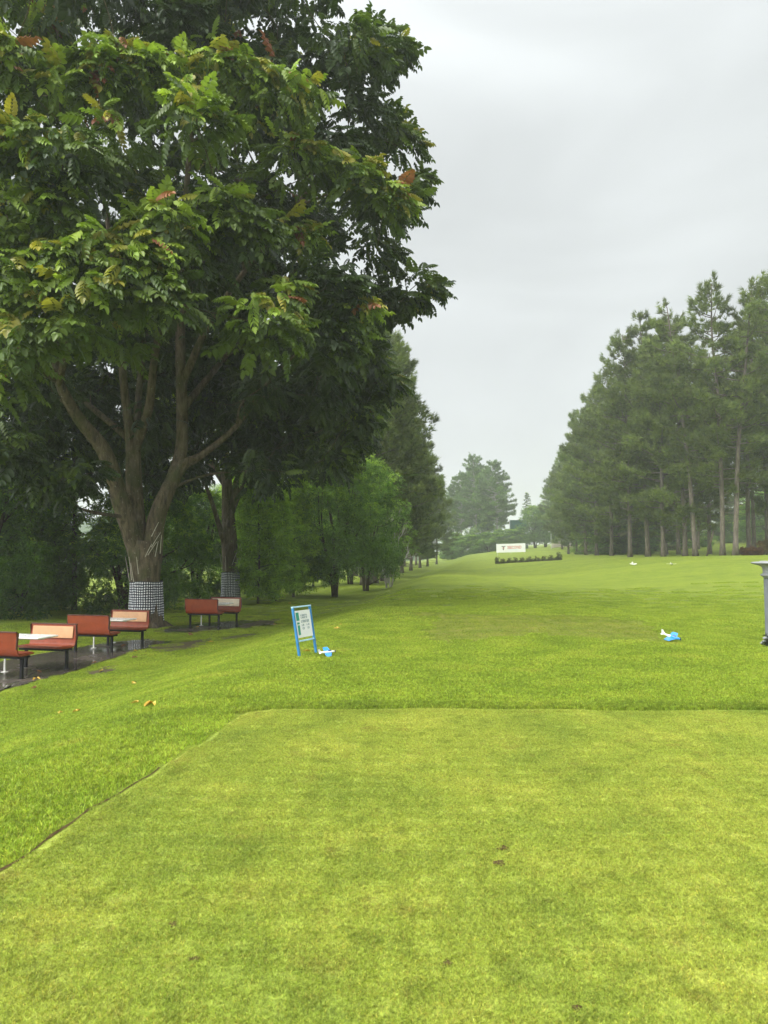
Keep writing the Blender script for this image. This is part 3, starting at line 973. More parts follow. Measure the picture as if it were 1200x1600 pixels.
# --- main tree
TB = gx(230, 24.2)
big = thing("shade_tree", "huge shade tree with three thick stems above a black and white checked wrap", "tree", (0, 0, 0))
mb = MB(); skel = []
zb = TB.z
def tp(px, py, Y): return np.array(at(px, py, Y))
trunk_pts = [np.array((TB.x, TB.y, zb - 0.15)), np.array((TB.x, TB.y, zb + 0.25)), tp(229, 940, 24.2), tp(227, 905, 24.2), tp(228, 868, 24.2), tp(229, 845, 24.2)]
mb.tube(catmull(trunk_pts, 3), [0.78, 0.70, 0.63, 0.58, .55, .52, .50, .49, .48, .48, .50, .50, .50, .50, .50, .47][:16], 20, wob=0.05, rng=rng)
for k in range(9):            # root flare
    a = 2 * math.pi * k / 9 + rng.uniform(-.2, .2)
    d = np.array((math.cos(a), math.sin(a), 0))
    b = np.array((TB.x, TB.y, zb))
    mb.tube([b + d * .42 + np.array((0, 0, .16)), b + d * .62 + np.array((0, 0, .07)), b + d * .95 + np.array((0, 0, -.08))], [.12, .12, .06], 7)
skel += limb(mb, [tp(220, 878, 24.1), tp(207, 838, 24.0), tp(186, 775, 23.7), tp(163, 705, 23.3), tp(122, 652, 22.8), tp(92, 595, 22.2), tp(84, 530, 21.8), tp(62, 460, 21.4), tp(40, 380, 21.3)],
             [.34, .31, .29, .25, .20, .16, .13, .10, .07], 12)
skel += limb(mb, [tp(222, 880, 24.2), tp(214, 820, 24.3), tp(209, 750, 24.4), tp(207, 690, 24.4), tp(198, 640, 24.3), tp(190, 560, 24.2), tp(185, 470, 24.0), tp(170, 360, 23.8), tp(150, 240, 23.5)],
             [.34, .29, .27, .24, .16, .13, .11, .09, .06], 12)
skel += limb(mb, [tp(208, 705, 24.4), tp(232, 640, 24.2), tp(240, 570, 23.9), tp(254, 480, 23.5), tp(262, 380, 23.2), tp(250, 250, 22.8)], [.19, .15, .13, .11, .09, .06], 10)
skel += limb(mb, [tp(212, 700, 24.4), tp(216, 630, 24.9), tp(222, 560, 25.4), tp(236, 450, 26.0), tp(225, 300, 26.5)], [.17, .12, .11, .09, .06], 10)
skel += limb(mb, [tp(236, 880, 24.2), tp(243, 815, 24.2), tp(262, 765, 24.3), tp(285, 727, 24.4), tp(315, 711, 24.6), tp(370, 665, 25.0), tp(425, 590, 25.4), tp(500, 520, 25.6)],
             [.34, .30, .26, .21, .13, .10, .08, .05], 12)
skel += limb(mb, [tp(270, 752, 24.35), tp(284, 700, 24.7), tp(284, 620, 24.8), tp(282, 540, 24.8), tp(284, 440, 24.8), tp(290, 320, 24.7), tp(300, 190, 24.5), tp(310, 60, 24.3)], [.24, .215, .20, .18, .16, .12, .09, .05], 12)
skel += limb(mb, [tp(284, 600, 24.8), tp(330, 500, 24.2), tp(400, 400, 23.6), tp(480, 300, 23.2), tp(540, 220, 23.0)], [.14, .11, .09, .07, .04], 8)
skel += limb(mb, [tp(284, 500, 24.8), tp(330, 380, 26), tp(400, 260, 27), tp(470, 160, 27.5)], [.13, .10, .07, .04], 8)
skel += limb(mb, [tp(284, 640, 24.8), tp(350, 560, 26.5), tp(420, 470, 28.5), tp(480, 400, 30)], [.13, .10, .07, .04], 8)
skel += limb(mb, [tp(92, 595, 22.2), tp(30, 560, 21), tp(-60, 520, 20.0)], [.12, .09, .05], 8)
skel += limb(mb, [tp(92, 600, 22.2), tp(110, 520, 20.5), tp(130, 440, 18.8), tp(140, 400, 17.4)], [.11, .09, .06, .04], 8)
skel += limb(mb, [tp(207, 690, 24.4), tp(120, 620, 26), tp(20, 560, 28), tp(-60, 500, 29)], [.13, .1, .07, .04], 8)

AX = (-8.1, 24.0)
PROF = [(4.4, 5.0), (5.2, 7.0), (6.2, 7.4), (8.0, 8.0), (10.5, 8.5), (13.0, 8.1), (15.5, 7.5), (17.8, 6.9), (19.5, 5.5), (22, 4.0), (24.5, 2.0)]
def acc(p):
    # the near side is lifted above the limbs; the far side hangs lower
    if p[1] < 22.5 and p[2] < 6.6 + 0.0 * p[0]:
        return p[0] < -11.5 and p[2] > 4.6
    if p[1] < 24.5 and p[2] < 5.6: return p[0] < -11.5
    if abs(p[0] + 7.5) < 3.0 and p[1] < 24 and 6.0 < p[2] < 7.6: return False
    return True
cl = crown_clumps(PROF, AX, 270, 1.34, acc, 0.30)
cl += crown_clumps([(5.9, 7.5), (6.8, 8.6), (8.0, 9.2), (10.0, 9.4)], AX, 52, 1.25, lambda p: p[1] > 25.0, 0.5)
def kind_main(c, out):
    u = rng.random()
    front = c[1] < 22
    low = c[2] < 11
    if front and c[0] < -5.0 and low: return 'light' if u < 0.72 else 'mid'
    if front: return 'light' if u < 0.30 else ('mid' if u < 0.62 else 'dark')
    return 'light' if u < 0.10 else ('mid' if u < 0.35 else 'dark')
LIT = [(30, 380, 16), (70, 405, 15.6), (120, 410, 15.4), (165, 398, 15.6), (212, 405, 15.8), (252, 430, 16.0), (245, 472, 16.0), (200, 442, 15.5), (140, 452, 15.2), (60, 470, 15.6), (100, 505, 15.4), (30, 522, 15.3), (8, 440, 15.2),
       (10, 335, 15.5), (20, 215, 15.2), (38, 245, 15.2), (12, 90, 16), (90, 145, 16.8), (150, 130, 17), (205, 120, 17.2), (265, 112, 17.3), (330, 108, 17.5), (385, 118, 17.8), (430, 150, 18), (475, 150, 18.6), (300, 150, 17.0),
       (545, 275, 20), (520, 258, 20), (575, 300, 20.5), (440, 455, 18.6), (545, 490, 20.2), (530, 520, 20.0), (600, 320, 21), (340, 330, 17), (290, 370, 17.2), (180, 210, 16.2), (100, 330, 15.8), (5, 600, 16.5), (20, 560, 16.5)]
cl_x = [tp(*q) for q in LIT]
SIDE = [(642, 82, 23.5), (612, 112, 23.5), (628, 70, 24), (655, 228, 23.5), (640, 205, 23), (672, 290, 23.5), (655, 310, 23), (684, 445, 23), (662, 470, 23.2), (600, 560, 25), (625, 598, 25), (590, 648, 25), (560, 600, 25), (575, 690, 26), (120, 735, 19.5), (60, 720, 19), (20, 700, 18.5), (90, 755, 20), (-20, 680, 18)]
cl_s = [tp(q[0] - (34 if q[0] > 500 else 0), q[1], q[2]) for q in SIDE]
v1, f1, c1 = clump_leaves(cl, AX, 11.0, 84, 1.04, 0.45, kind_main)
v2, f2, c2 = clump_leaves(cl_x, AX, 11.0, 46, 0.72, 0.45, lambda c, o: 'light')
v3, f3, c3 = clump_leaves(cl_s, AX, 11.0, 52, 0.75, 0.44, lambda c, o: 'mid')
v = np.concatenate([v1, v2, v3]); f = np.concatenate([f1, f2 + len(v1), f3 + len(v1) + len(v2)]); c = np.concatenate([c1, c2, c3])
cl_x = cl_x + cl_s
def nearest_first(cs, sk):
    P = np.array([k[0] for k in sk])
    return sorted(cs, key=lambda c: float(np.min(np.linalg.norm(P - c, axis=1))))
for q in nearest_first(cl + cl_x, skel): twig_to(mb, skel, q)
mb.build("trunk", M['bark'], big, True)
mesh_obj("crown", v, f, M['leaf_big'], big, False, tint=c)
wrap_cloth((TB.x, TB.y), 0.56, 0.515, zb + 0.22, zb + 1.5, big)
rs = random.Random(3)
sticks(big, (TB.x, TB.y), 0.47, [(-1.75 + 0.0, zb + 1.75, -.05, .55), (-2.3, zb + 1.55, .06, .75), (-2.9, zb + 1.5, 0, .8), (-1.2, zb + 2.35, .55, .5), (-1.0, zb + 2.6, .5, .55), (-1.0, zb + 2.95, .4, .5),
                                 (-.75, zb + 2.3, .1, .5), (-.35, zb + 2.4, -.15, .6), (-1.35, zb + 2.3, .45, .45), (-2.1, zb + 1.5, -.05, .6)])

# --- second tree of the same kind, further along
T2 = gx(361, 35.5)
sec = thing("shade_tree", "single-trunked shade tree with a checked wrap behind the bench pair on the dark pad", "tree", (0, 0, 0))
mb = MB(); skel = []
z2 = T2.z
mb.tube(catmull([np.array((T2.x, T2.y, z2 - .15)), np.array((T2.x, T2.y, z2 + .4)), tp(361, 905, 35.5), tp(359, 860, 35.5), tp(357, 810, 35.5)], 3), [.55, .5, .44, .41, .40, .39, .38, .38, .38, .38, .36, .34, .32], 16, wob=.06, rng=rng)
skel += limb(mb, [tp(357, 815, 35.5), tp(355, 760, 35.4), tp(350, 690, 35.2), tp(340, 600, 35), tp(330, 500, 35)], [.33, .28, .22, .15, .08], 10)
skel += limb(mb, [tp(358, 800, 35.5), tp(385, 740, 35.2), tp(430, 690, 34.8), tp(500, 650, 34.2), tp(560, 620, 33.8)], [.26, .18, .12, .08, .04], 10)
skel += limb(mb, [tp(357, 790, 35.5), tp(395, 700, 36), tp(440, 610, 36.5), tp(520, 540, 37)], [.22, .16, .1, .05], 10)
skel += limb(mb, [tp(353, 860, 35.5), tp(342, 820, 35), tp(322, 760, 34), tp(290, 700, 33)], [.15, .13, .1, .05], 8)
skel += limb(mb, [tp(355, 760, 35.4), tp(300, 680, 36.5), tp(250, 620, 38)], [.2, .12, .06], 8)
AX2 = (-7.4, 35.5)
PROF2 = [(5.6, 3.0), (6.4, 6.2), (7.4, 7.5), (8.8, 8.0), (11, 7.6), (13.5, 6.6), (16, 4.5), (17.5, 2.0)]
cl2 = crown_clumps(PROF2, AX2, 112, 1.5, lambda p: not (abs(p[0] - T2.x) < 1.6 and p[1] < 36 and p[2] < 5.2), 0.25)
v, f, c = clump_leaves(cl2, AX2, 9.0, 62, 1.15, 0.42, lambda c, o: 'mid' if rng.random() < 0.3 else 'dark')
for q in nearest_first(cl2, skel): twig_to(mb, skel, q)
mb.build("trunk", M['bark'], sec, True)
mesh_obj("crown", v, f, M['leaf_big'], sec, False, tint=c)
wrap_cloth((T2.x, T2.y), 0.47, 0.43, z2 + .1, z2 + 1.55, sec)
sticks(sec, (T2.x, T2.y), .38, [(-2.4, z2 + 1.5, 0, .9), (-1.9, z2 + 1.6, .06, .7), (-1.2, z2 + 1.9, .3, .6), (-.6, z2 + 2.0, .05, .9), (-.2, z2 + 1.8, -.1, .9)])

# ------------------------------------------------------------------ broadleaf shrubs and small trees
def foliage(centres, per, rad, lsize, template, lo, hi, axis, zmid, mat, parent, flat=0.8, droop=0.2, hot=None, seed=1):
    g = np.random.default_rng(seed)
    Ts, Ms, Ss, Cs = [], [], [], []
    for c in centres:
        c = np.array(c, float)
        out = np.array((c[0] - axis[0], c[1] - axis[1], (c[2] - zmid) * 0.6)); out /= np.linalg.norm(out) + 1e-6
        n = int(per * g.uniform(.75, 1.25))
        d = norm(g.normal(0, 1, (n, 3)) + out * .5 + np.array((0, 0, .25)))
        T = c + d * rad * g.uniform(.3, 1.0, (n, 1)) ** .5 * g.uniform(.8, 1.2) * np.array((1, 1, flat))
        x = d * np.array((1, 1, .3)) + g.normal(0, .5, (n, 3)) + np.array((0, 0, -droop))
        up = np.array((0, 0, 1.)) + d * .6 + g.normal(0, .4, (n, 3))
        Ts.append(T); Ms.append(frames(x, up)); Ss.append(lsize * g.uniform(.6, 1.3, n))
        t = g.random((n, 1)); base = np.array(lo) + (np.array(hi) - np.array(lo)) * t
        base = base * g.uniform(.75, 1.25)
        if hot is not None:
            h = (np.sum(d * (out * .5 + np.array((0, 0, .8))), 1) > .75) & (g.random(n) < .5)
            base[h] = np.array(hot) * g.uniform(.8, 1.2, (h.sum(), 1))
        Cs.append(base)
    v, f, c = scatter(template[0], template[1], np.concatenate(Ts), np.concatenate(Ms), np.concatenate(Ss), np.concatenate(Cs))
    return mesh_obj("crown", v, f, mat, parent, False, tint=c)

SPRIG = sprig(6, 0.36, 0.55, rng)
def egg(n, h0, h1, r, seed, shell=.75, top=0.35, mind=0.0):
    """points in an uneven egg between two heights"""
    g = random.Random(seed); out = []; tries = 0
    while len(out) < n and tries < 20000:
        tries += 1
        t = g.random(); a = g.uniform(0, 6.283)
        prof = math.sin(math.pi * min(1, (t * (1 - top) + top * 0.45 + .12))) ** .6
        rr = r * prof * (1 + .2 * math.sin(3 * a + 5 * t + seed) + .12 * math.sin(7 * a - 11 * t)) * g.uniform(.82, 1.12) * (g.uniform(shell, 1) if g.random() < .7 else math.sqrt(g.random()))
        p = (rr * math.cos(a), rr * math.sin(a), h0 + (h1 - h0) * t)
        if mind and any((p[0]-q[0])**2 + (p[1]-q[1])**2 + (p[2]-q[2])**2 < mind * mind for q in out): continue
        out.append(p)
    return out

def broad_tree(name, label, cat, h, h0, r, n, per, crad, lsize, lo, hi, seed, stems=3, bark='bark_dark', hot=None, tr=0.12, group=None, droop=.2):
    g = random.Random(seed)
    t = thing(name, label, cat, (0, 0, 0), 0, group)
    cs = egg(n, h0, h, r, seed)
    m = MB(); sk = []
    for k in range(stems):
        a = g.uniform(0, 6.283); sp = 0.42 * r * (0.0 if stems == 1 else 1)
        pts = [np.array((.12 * math.cos(a) * (stems > 1), .12 * math.sin(a) * (stems > 1), -.1)), np.array((sp * .35 * math.cos(a), sp * .35 * math.sin(a), h * .22)),
               np.array((sp * math.cos(a), sp * math.sin(a), h * .5)), np.array((sp * 1.3 * math.cos(a + .3), sp * 1.3 * math.sin(a + .3), h * .8))]
        P = catmull(pts, 4); rr = np.linspace(tr, tr * .3, len(P)); m.tube(P, list(rr), 7)
        sk += [(p, q) for p, q in zip(P, rr)]
    for c in cs[::2]: twig_to(m, sk, np.array(c), .03)
    m.build("trunk", M[bark], t, True)
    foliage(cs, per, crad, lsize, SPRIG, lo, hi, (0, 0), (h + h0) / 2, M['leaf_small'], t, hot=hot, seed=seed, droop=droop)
    return t

def place(o, p, rz=0.0, s=1.0):
    o.location = p; o.rotation_euler = (0, 0, rz); o.scale = (s, s, s) if not isinstance(s, tuple) else s
    return o

DG, MG, LG = (0.075, 0.155, 0.03), (0.16, 0.28, 0.045), (0.22, 0.36, 0.055)
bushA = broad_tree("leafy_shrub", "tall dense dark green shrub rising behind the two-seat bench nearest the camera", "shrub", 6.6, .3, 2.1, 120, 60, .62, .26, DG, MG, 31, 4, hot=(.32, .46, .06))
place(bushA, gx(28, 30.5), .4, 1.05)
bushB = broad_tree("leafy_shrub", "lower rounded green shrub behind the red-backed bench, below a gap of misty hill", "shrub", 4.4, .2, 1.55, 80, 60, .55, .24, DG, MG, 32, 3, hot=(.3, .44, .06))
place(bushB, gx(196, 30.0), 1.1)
def cpb(o, px, Y, rz, s, label, group=None, cat=None, dx=0):
    p = gx(px, Y); return copy_thing(o, p, rz, s, label, group, cat)
cpb(bushA, 58, 32.5, 2.2, (.85, .85, .92), "dense green shrub just left of the thin straight trunk")
cpb(bushA, -40, 27.0, 3.9, 1.05, "tall leafy shrub cut by the edge of the picture, behind the first bench")
cpb(bushB, 258, 32.0, 2.5, (.95, .95, 1.12), "green shrub close behind the wrapped trunk of the huge shade tree, towards the second tree")
cpb(bushB, 305, 39.0, 4.2, (1.2, 1.2, 1.2), "dark shrub filling the space just before the second wrapped trunk")

# thin straight tree with near-horizontal bare branches
p = gx(119, 32.0)
st = thing("slender_tree", "slender straight grey-brown trunk with thin bare side branches rising among the shrubs", "tree", p)
m = MB()
P = catmull([(0, 0, -.1), (-.04, 0, 2), (-.1, .05, 4.2), (-.2, 0, 6.4), (-.25, 0, 8.2)], 4)
m.tube(P, list(np.linspace(.13, .05, len(P))), 8)
g = random.Random(4); tips = []
for k in range(34):
    z = g.uniform(1.2, 8.0); a = g.uniform(0, 6.283); L = g.uniform(.7, 1.7)
    b = np.array((-.03 * z, 0, z)); d = np.array((math.cos(a), math.sin(a), 0))
    e = b + d * L + np.array((0, 0, -.15 * L))
    m.tube(catmull([b, b + d * L * .5 + np.array((0, 0, .12)), e], 3), [.022, .02, .018, .015, .012, .009, .007], 5)
    if g.random() < .45 and (z < 3.4 or z > 6.5): tips += [e, b + d * L * .6]
m.build("trunk", M['bark_dark'], st, True)
foliage(tips, 12, .32, .26, SPRIG, DG, MG, (0, 0), 5, M['leaf_small'], st, seed=9, droop=.5)

# light green young trees with drooping sprays
def young_tree(name, label, h, r, seed, lo, hi):
    t = thing(name, label, "tree", (0, 0, 0), 0, "young light green trees beyond the second wrapped trunk")
    g = random.Random(seed); m = MB(); cs = []
    P = catmull([(0, 0, -.1), (.05, 0, h * .3), (-.03, .04, h * .65), (0, 0, h)], 4)
    m.tube(P, list(np.linspace(.07, .015, len(P))), 7)
    nb = 60
    for k in range(nb):
        t_ = .07 + .93 * k / nb; z = h * t_; a = k * 2.4 + g.uniform(-.3, .3)
        L = r * (1 - t_) ** .55 * g.uniform(.7, 1.1) * (1 if t_ > .3 else .55 + 1.5 * t_) + .12
        d = np.array((math.cos(a), math.sin(a), 0)); b = np.array((0, 0, z))
        e = b + d * L + np.array((0, 0, .10 * L))
        m.tube([b, b + d * L * .5 + np.array((0, 0, .12 * L)), e], [.018, .013, .006], 4, cap=False)
        for q in (.45, .75, 1.0): cs.append(b + d * L * q + np.array((0, 0, .1 * L)))
    m.build("trunk", M['bark_dark'], t, True)
    foliage(cs, 17, .30, .27, SPRIG, lo, hi, (0, 0), h * .5, M['leaf_small'], t, flat=.5, hot=(.34, .48, .06), seed=seed, droop=.45)
    return t
yA = young_tree("young_tree", "young light green tree with drooping sprays, first one past the second wrapped trunk", 6.4, 1.45, 41, (.16, .27, .035), (.28, .42, .05))
yB = young_tree("young_tree", "brightest young green tree with a thin trunk, standing right behind the blue framed sign", 6.8, 1.6, 42, (.18, .29, .035), (.31, .45, .05))
place(yA, gx(404, 36.0)); place(yB, gx(459, 41.0))
cpb(yA, 431, 37.5, 2.0, (.9, .9, .85), "smaller young green tree squeezed between two taller light green ones")
cpb(yA, 384, 44.0, 1.0, 1.2, "young green tree half hidden by the second wrapped trunk")
cpb(yB, 415, 52.0, 3.0, 1.35, "pale young tree standing further back above the other light green trees")
cpb(yA, 490, 54.0, 4.0, 1.15, "hazy young tree on the bright grass behind the dark many-stemmed tree")
cpb(yB, 372, 60.0, 1.7, 1.5, "hazy tall young tree furthest back beyond the second wrapped trunk")

# dark many-stemmed round tree and pale tangled shrub
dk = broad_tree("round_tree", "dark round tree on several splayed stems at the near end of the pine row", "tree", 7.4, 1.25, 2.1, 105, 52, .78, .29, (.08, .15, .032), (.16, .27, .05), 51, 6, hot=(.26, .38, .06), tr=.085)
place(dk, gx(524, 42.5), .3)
cpb(dk, 572, 48.0, 2.3, (1.0, 1.0, 1.1), "round green tree overlapping the dark many-stemmed one, closer to the fairway")
cpb(dk, 548, 58.0, 4.0, (1.2, 1.2, 1.45), "taller hazy round tree rising behind the dark many-stemmed one")
cpb(dk, 480, 85.0, 5.0, (1.3, 1.3, 1.5), "hazy round tree behind the light green young trees")
p = gx(607, 52.0)
ts = thing("tangled_shrub", "sparse shrub of pale bare twigs against the dark pine row", "shrub", p)
m = MB(); g = random.Random(8); tips = []
def twigs(b, d, L, r, lev):
    e = b + d * L
    mid_ = b + d * L * .5 + np.array((g.uniform(-.1, .1), g.uniform(-.1, .1), g.uniform(0, .15))) * L
    m.tube(catmull([b, mid_, e], 2), list(np.linspace(r, r * .55, 5)), 5, cap=False)
    if lev == 0: tips.append(e); return
    for k in range(3):
        dd = norm((d + np.array((g.uniform(-.8, .8), g.uniform(-.8, .8), g.uniform(-.3, .6))))[None])[0]
        twigs(b + (e - b) * g.uniform(.55, 1), dd, L * g.uniform(.55, .8), r * .55, lev - 1)
for k in range(4):
    twigs(np.array((g.uniform(-.2, .2), g.uniform(-.2, .2), -.05)), norm(np.array((g.uniform(-.2, .5), g.uniform(-.4, .4), 1.))[None])[0], 2.6, .07, 3)
m.build("trunk", M['bark_pale'], ts, True)
foliage(tips[::2], 7, .4, .25, SPRIG, MG, LG, (0, 0), 3, M['leaf_small'], ts, seed=10)

# feathery palm among the row
p = gx(604, 60.0)
pm = thing("palm", "feathery palm with arching pale fronds above the round trees", "palm", p)
m = MB(); m.tube(catmull([(0, 0, -.1), (.1, 0, 3), (0, 0, 6), (.1, 0, 8.2)], 3), list(np.linspace(.17, .11, 10)), 8); m.build("trunk", M['bark_pale'], pm, True)
PALMT = compound(22, .30, .035, .55, .55, .12)
n = 18; a = np.linspace(0, 6.283 * 3, n); elv = np.linspace(.1, 1.1, n)
d = np.stack([np.cos(a) * np.cos(elv), np.sin(a) * np.cos(elv), np.sin(elv)], 1)
v, f, c = scatter(*PALMT, np.tile(np.array([[.1, 0, 8.15]]), (n, 1)), frames(d, np.tile(np.array([[0, 0, 1.]]), (n, 1)) + d * .2), np.full(n, 2.2), np.tile(np.array([[.12, .19, .04]]), (n, 1)))
mesh_obj("crown", v, f, M['leaf_small'], pm, False, tint=c)

# ------------------------------------------------------------------ pines
TUFTS = [tuft(13, .045, rng), tuft(13, .05, rng)]
def make_pine(name, label, h, base, rmax, seed, dens=1.0, lean=.4, top=.35, bark='bark_pine', tcol=((.095, .138, .038), (.195, .24, .062)), deadw=True):
    g = random.Random(seed); q = np.random.default_rng(seed)
    t = thing(name, label, "tree", (0, 0, 0))
    m = MB()
    la = g.uniform(0, 6.283)
    pts = [np.array((lean * .9 * (k / 5) ** 1.4 * math.cos(la) + g.uniform(-.15, .15) * (k > 0), lean * (k / 5) ** 1.4 * math.sin(la) + g.uniform(-.15, .15) * (k > 0), h * k / 5 - .15 * (k == 0))) for k in range(6)]
    P = catmull(pts, 4); rr = np.interp(np.linspace(0, 1, len(P)), [0, .04, .5, 1], [.34, .23, .16, .04])
    m.tube(P, list(rr), 9, wob=.06, rng=g)
    PA = np.array(P)
    T, X, C, S = [], [], [], []
    nb = int(70 * dens)
    for k in range(nb):
        u = (k + g.random()) / nb
        z = h * (base + (1 - base) * u)
        b = np.array([np.interp(z, PA[:, 2], PA[:, i]) for i in range(3)])
        a = g.uniform(0, 6.283)
        shape = (u / .25) ** .5 if u < .25 else (1 - (u - .25) / .75) ** .45
        L = rmax * (.35 + .65 * shape) * g.uniform(.55, 1.1) * (1 - .55 * u ** 3)
        d = np.array((math.cos(a), math.sin(a), 0)); rise = g.uniform(-.05, .35) + .35 * u
        e = b + d * L + np.array((0, 0, rise * L))
        br = catmull([b, b + d * L * .45 + np.array((0, 0, rise * L * .25)), e], 4)
        m.tube(br, list(np.linspace(.03 + .012 * L, .012, len(br))), 4, cap=False)
        n = int(L * 15 * dens ** .3)
        tt = 1.05 - .68 * q.random(n) ** 1.35
        side = np.array((-d[1], d[0], 0))
        pos = b + (e - b) * tt[:, None] + side * (q.normal(0, .24, n) * L * .55 * np.minimum(1, 1.25 - tt * .6))[:, None] + np.array((0, 0, 1)) * (q.normal(.12, .22, n))[:, None]
        dirn = d * .5 + side * q.normal(0, .7, n)[:, None] + np.array((0, 0, 1)) * q.uniform(.1, 1.0, n)[:, None]
        T.append(pos); X.append(dirn)
        tone = g.uniform(.6, 1.3)
        lo, hi = map(np.array, tcol)
        C.append((lo + (hi - lo) * q.random((n, 1))) * tone); S.append(q.uniform(.38, .66, n))
    if deadw:
        for k in range(7):
            z = h * base * g.uniform(.35, 1.0); a = g.uniform(0, 6.283); L = g.uniform(.6, 2.2)
            b = np.array([np.interp(z, PA[:, 2], PA[:, i]) for i in range(3)])
            m.tube([b, b + np.array((math.cos(a) * L, math.sin(a) * L, -.1 * L))], [.035, .012], 4, cap=False)
    m.build("trunk", M[bark], t, True)
    T, X, C, S = map(np.concatenate, (T, X, C, S))
    v, f, c = scatter(*TUFTS[seed % 2], T, frames(X, q.normal(0, 1, X.shape)), S, C)
    mesh_obj("crown", v, f, M['needle'], t, False, tint=c)
    return t

RG = "pines in the stand beyond the fairway on the grey pillar's side"
LGp = "pines in the row on the bench side of the fairway"
pines = [make_pine("pine_tree", "x", 25, .15, 5.3, 61, 1.45, .9), make_pine("pine_tree", "x", 24, .10, 5.7, 62, 1.55, 1.8), make_pine("pine_tree", "x", 26, .22, 4.9, 63, 1.2, 1.5),
         make_pine("pine_tree", "x", 23, .06, 5.6, 64, 1.75, .8, tcol=((.09, .138, .038), (.185, .238, .06))), make_pine("pine_tree", "x", 25, .36, 4.4, 65, .72, 2.2)]
used = set()
def pine(k, px, Y, rz, s, label, group):
    o = pines[k]; p = gx(px, Y)
    if k not in used:
        used.add(k); place(o, p, rz, s); o["label"] = label; o["group"] = group
        return o
    return copy_thing(o, p, rz, s, label, group)
front = [  # (kind, px, depth, rot, scale, label)
    (4, 1148, 66, 3.6, 1.02, "open pine with bare pale trunk, first of the stand from the grey pillar"),
    (2, 1128, 67, 1.2, .98, "pale leaning pine trunk crossing its straighter neighbour near the grey pillar"),
    (4, 1086, 69, .3, .98, "pine with the thickest grey trunk in the stand, its crown reaching out over the fairway"),
    (1, 1070, 72, 2.2, 1.0, "dark trunked pine close beside the thickest grey trunk"),
    (0, 1036, 74, 4.4, .98, "pale pine with a flared root foot standing above the white marker with the dark arc"),
    (2, 1012, 78, 5.0, 1.03, "straight pale pine directly behind the smaller white marker"),
    (0, 984, 80, .9, 1.0, "pale curved pine trunk rising above the smaller white marker"),
    (1, 955, 92, 1.9, .98, "pine with dark low boughs at the start of the denser half of the stand"),
    (3, 932, 100, 3.1, 1.0, "bushy pine with boughs nearly to the grass, midway along the stand"),
    (3, 915, 112, 5.3, .98, "bushy pine in the middle of the receding edge of the stand"),
    (1, 900, 128, 0.2, .97, "pine where the stand's outline steps down towards the lamp post"),
    (3, 888, 146, 2.7, .95, "hazy bushy pine, third from the far end of the stand"),
    (3, 878, 170, 4.0, .95, "hazy pine, last but one at the far end of the stand"),
    (3, 868, 205, 1.4, .95, "faint pine at the far end of the stand beside the pale stone wall"),
]
for a_ in front: pine(*a_[:4], a_[4] * .97, a_[5], RG)
inner = [(0, 1198, 76, 1.3, 1.0), (2, 1170, 74, 3.9, 1.0), (4, 1215, 66, 2.0, 1.0), (4, 1240, 72, .5, 1.0), (4, 1178, 84, 4.9, .98), (0, 1108, 86, 3.7, .95), (2, 1060, 90, 5.8, .98), (3, 1040, 96, 3.3, 1.0), (0, 1010, 98, 1.0, 1.0), (1, 985, 104, 4.6, 1.0), (3, 968, 116, .6, 1.0), (0, 948, 126, 2.4, 1.0), (3, 930, 140, 5.5, 1.0),
         (1, 915, 160, 3.8, 1.0), (3, 900, 185, .2, 1.0), (3, 888, 215, 2.0, 1.0), (0, 1090, 112, 2.8, 1.0), (3, 1020, 125, 4.1, 1.05), (1, 975, 140, 1.1, 1.05), (3, 1000, 160, 3.3, 1.1), (0, 940, 180, .9, 1.1), (3, 1060, 140, .4, 1.0), (3, 1130, 150, 1.4, .9), (3, 1190, 140, 3.4, .85)]
for a_ in inner: pine(*a_, "tall hazy pine deep inside the stand, behind its front trunks", RG + ", inner rows")
left_row = [
    (0, 567, 57, 2.9, .82, "pale trunk at the near end of the close cluster beside the dark round trees"),
    (2, 577, 59, 4.1, .80, "second pale trunk of the close cluster, leaning a little"),
    (0, 587, 61, 5.6, .84, "thick pale trunk in the middle of the close cluster"),
    (1, 598, 64, .7, .85, "last pale trunk of the close cluster, on the fairway side"),
    (1, 583, 66, 1.0, .93, "tall pine rising behind the round trees, first of the row on the bench side"),
    (3, 612, 78, 2.6, .98, "bushy pine behind the palm, second of the row on the bench side"),
    (1, 628, 92, 4.4, .96, "pine with dark trunk where the bench-side row meets the bright grass"),
    (3, 642, 106, .4, .96, "hazy pine in the middle of the bench-side row"),
    (3, 656, 124, 5.1, .92, "hazy pine past the middle of the bench-side row, its boughs over the fairway"),
    (1, 668, 146, 3.0, .90, "faint pine, last but one of the bench-side row"),
    (3, 682, 172, 1.8, .90, "faint pine at the far end of the bench-side row, by the misty pale trunks"),
]
for a_ in left_row: pine(*a_, LGp)
for a_ in [(0, 555, 80, 2.2, 1.0), (0, 585, 98, .8, 1.05), (2, 610, 118, 3.9, 1.08), (3, 632, 140, 5.5, 1.05), (0, 650, 170, 1.1, 1.05), (2, 520, 95, 4.8, 1.05), (4, 565, 74, 3.1, .95)]:
    pine(*a_, "hazy pine behind the front of the bench-side row", LGp + ", back rows")

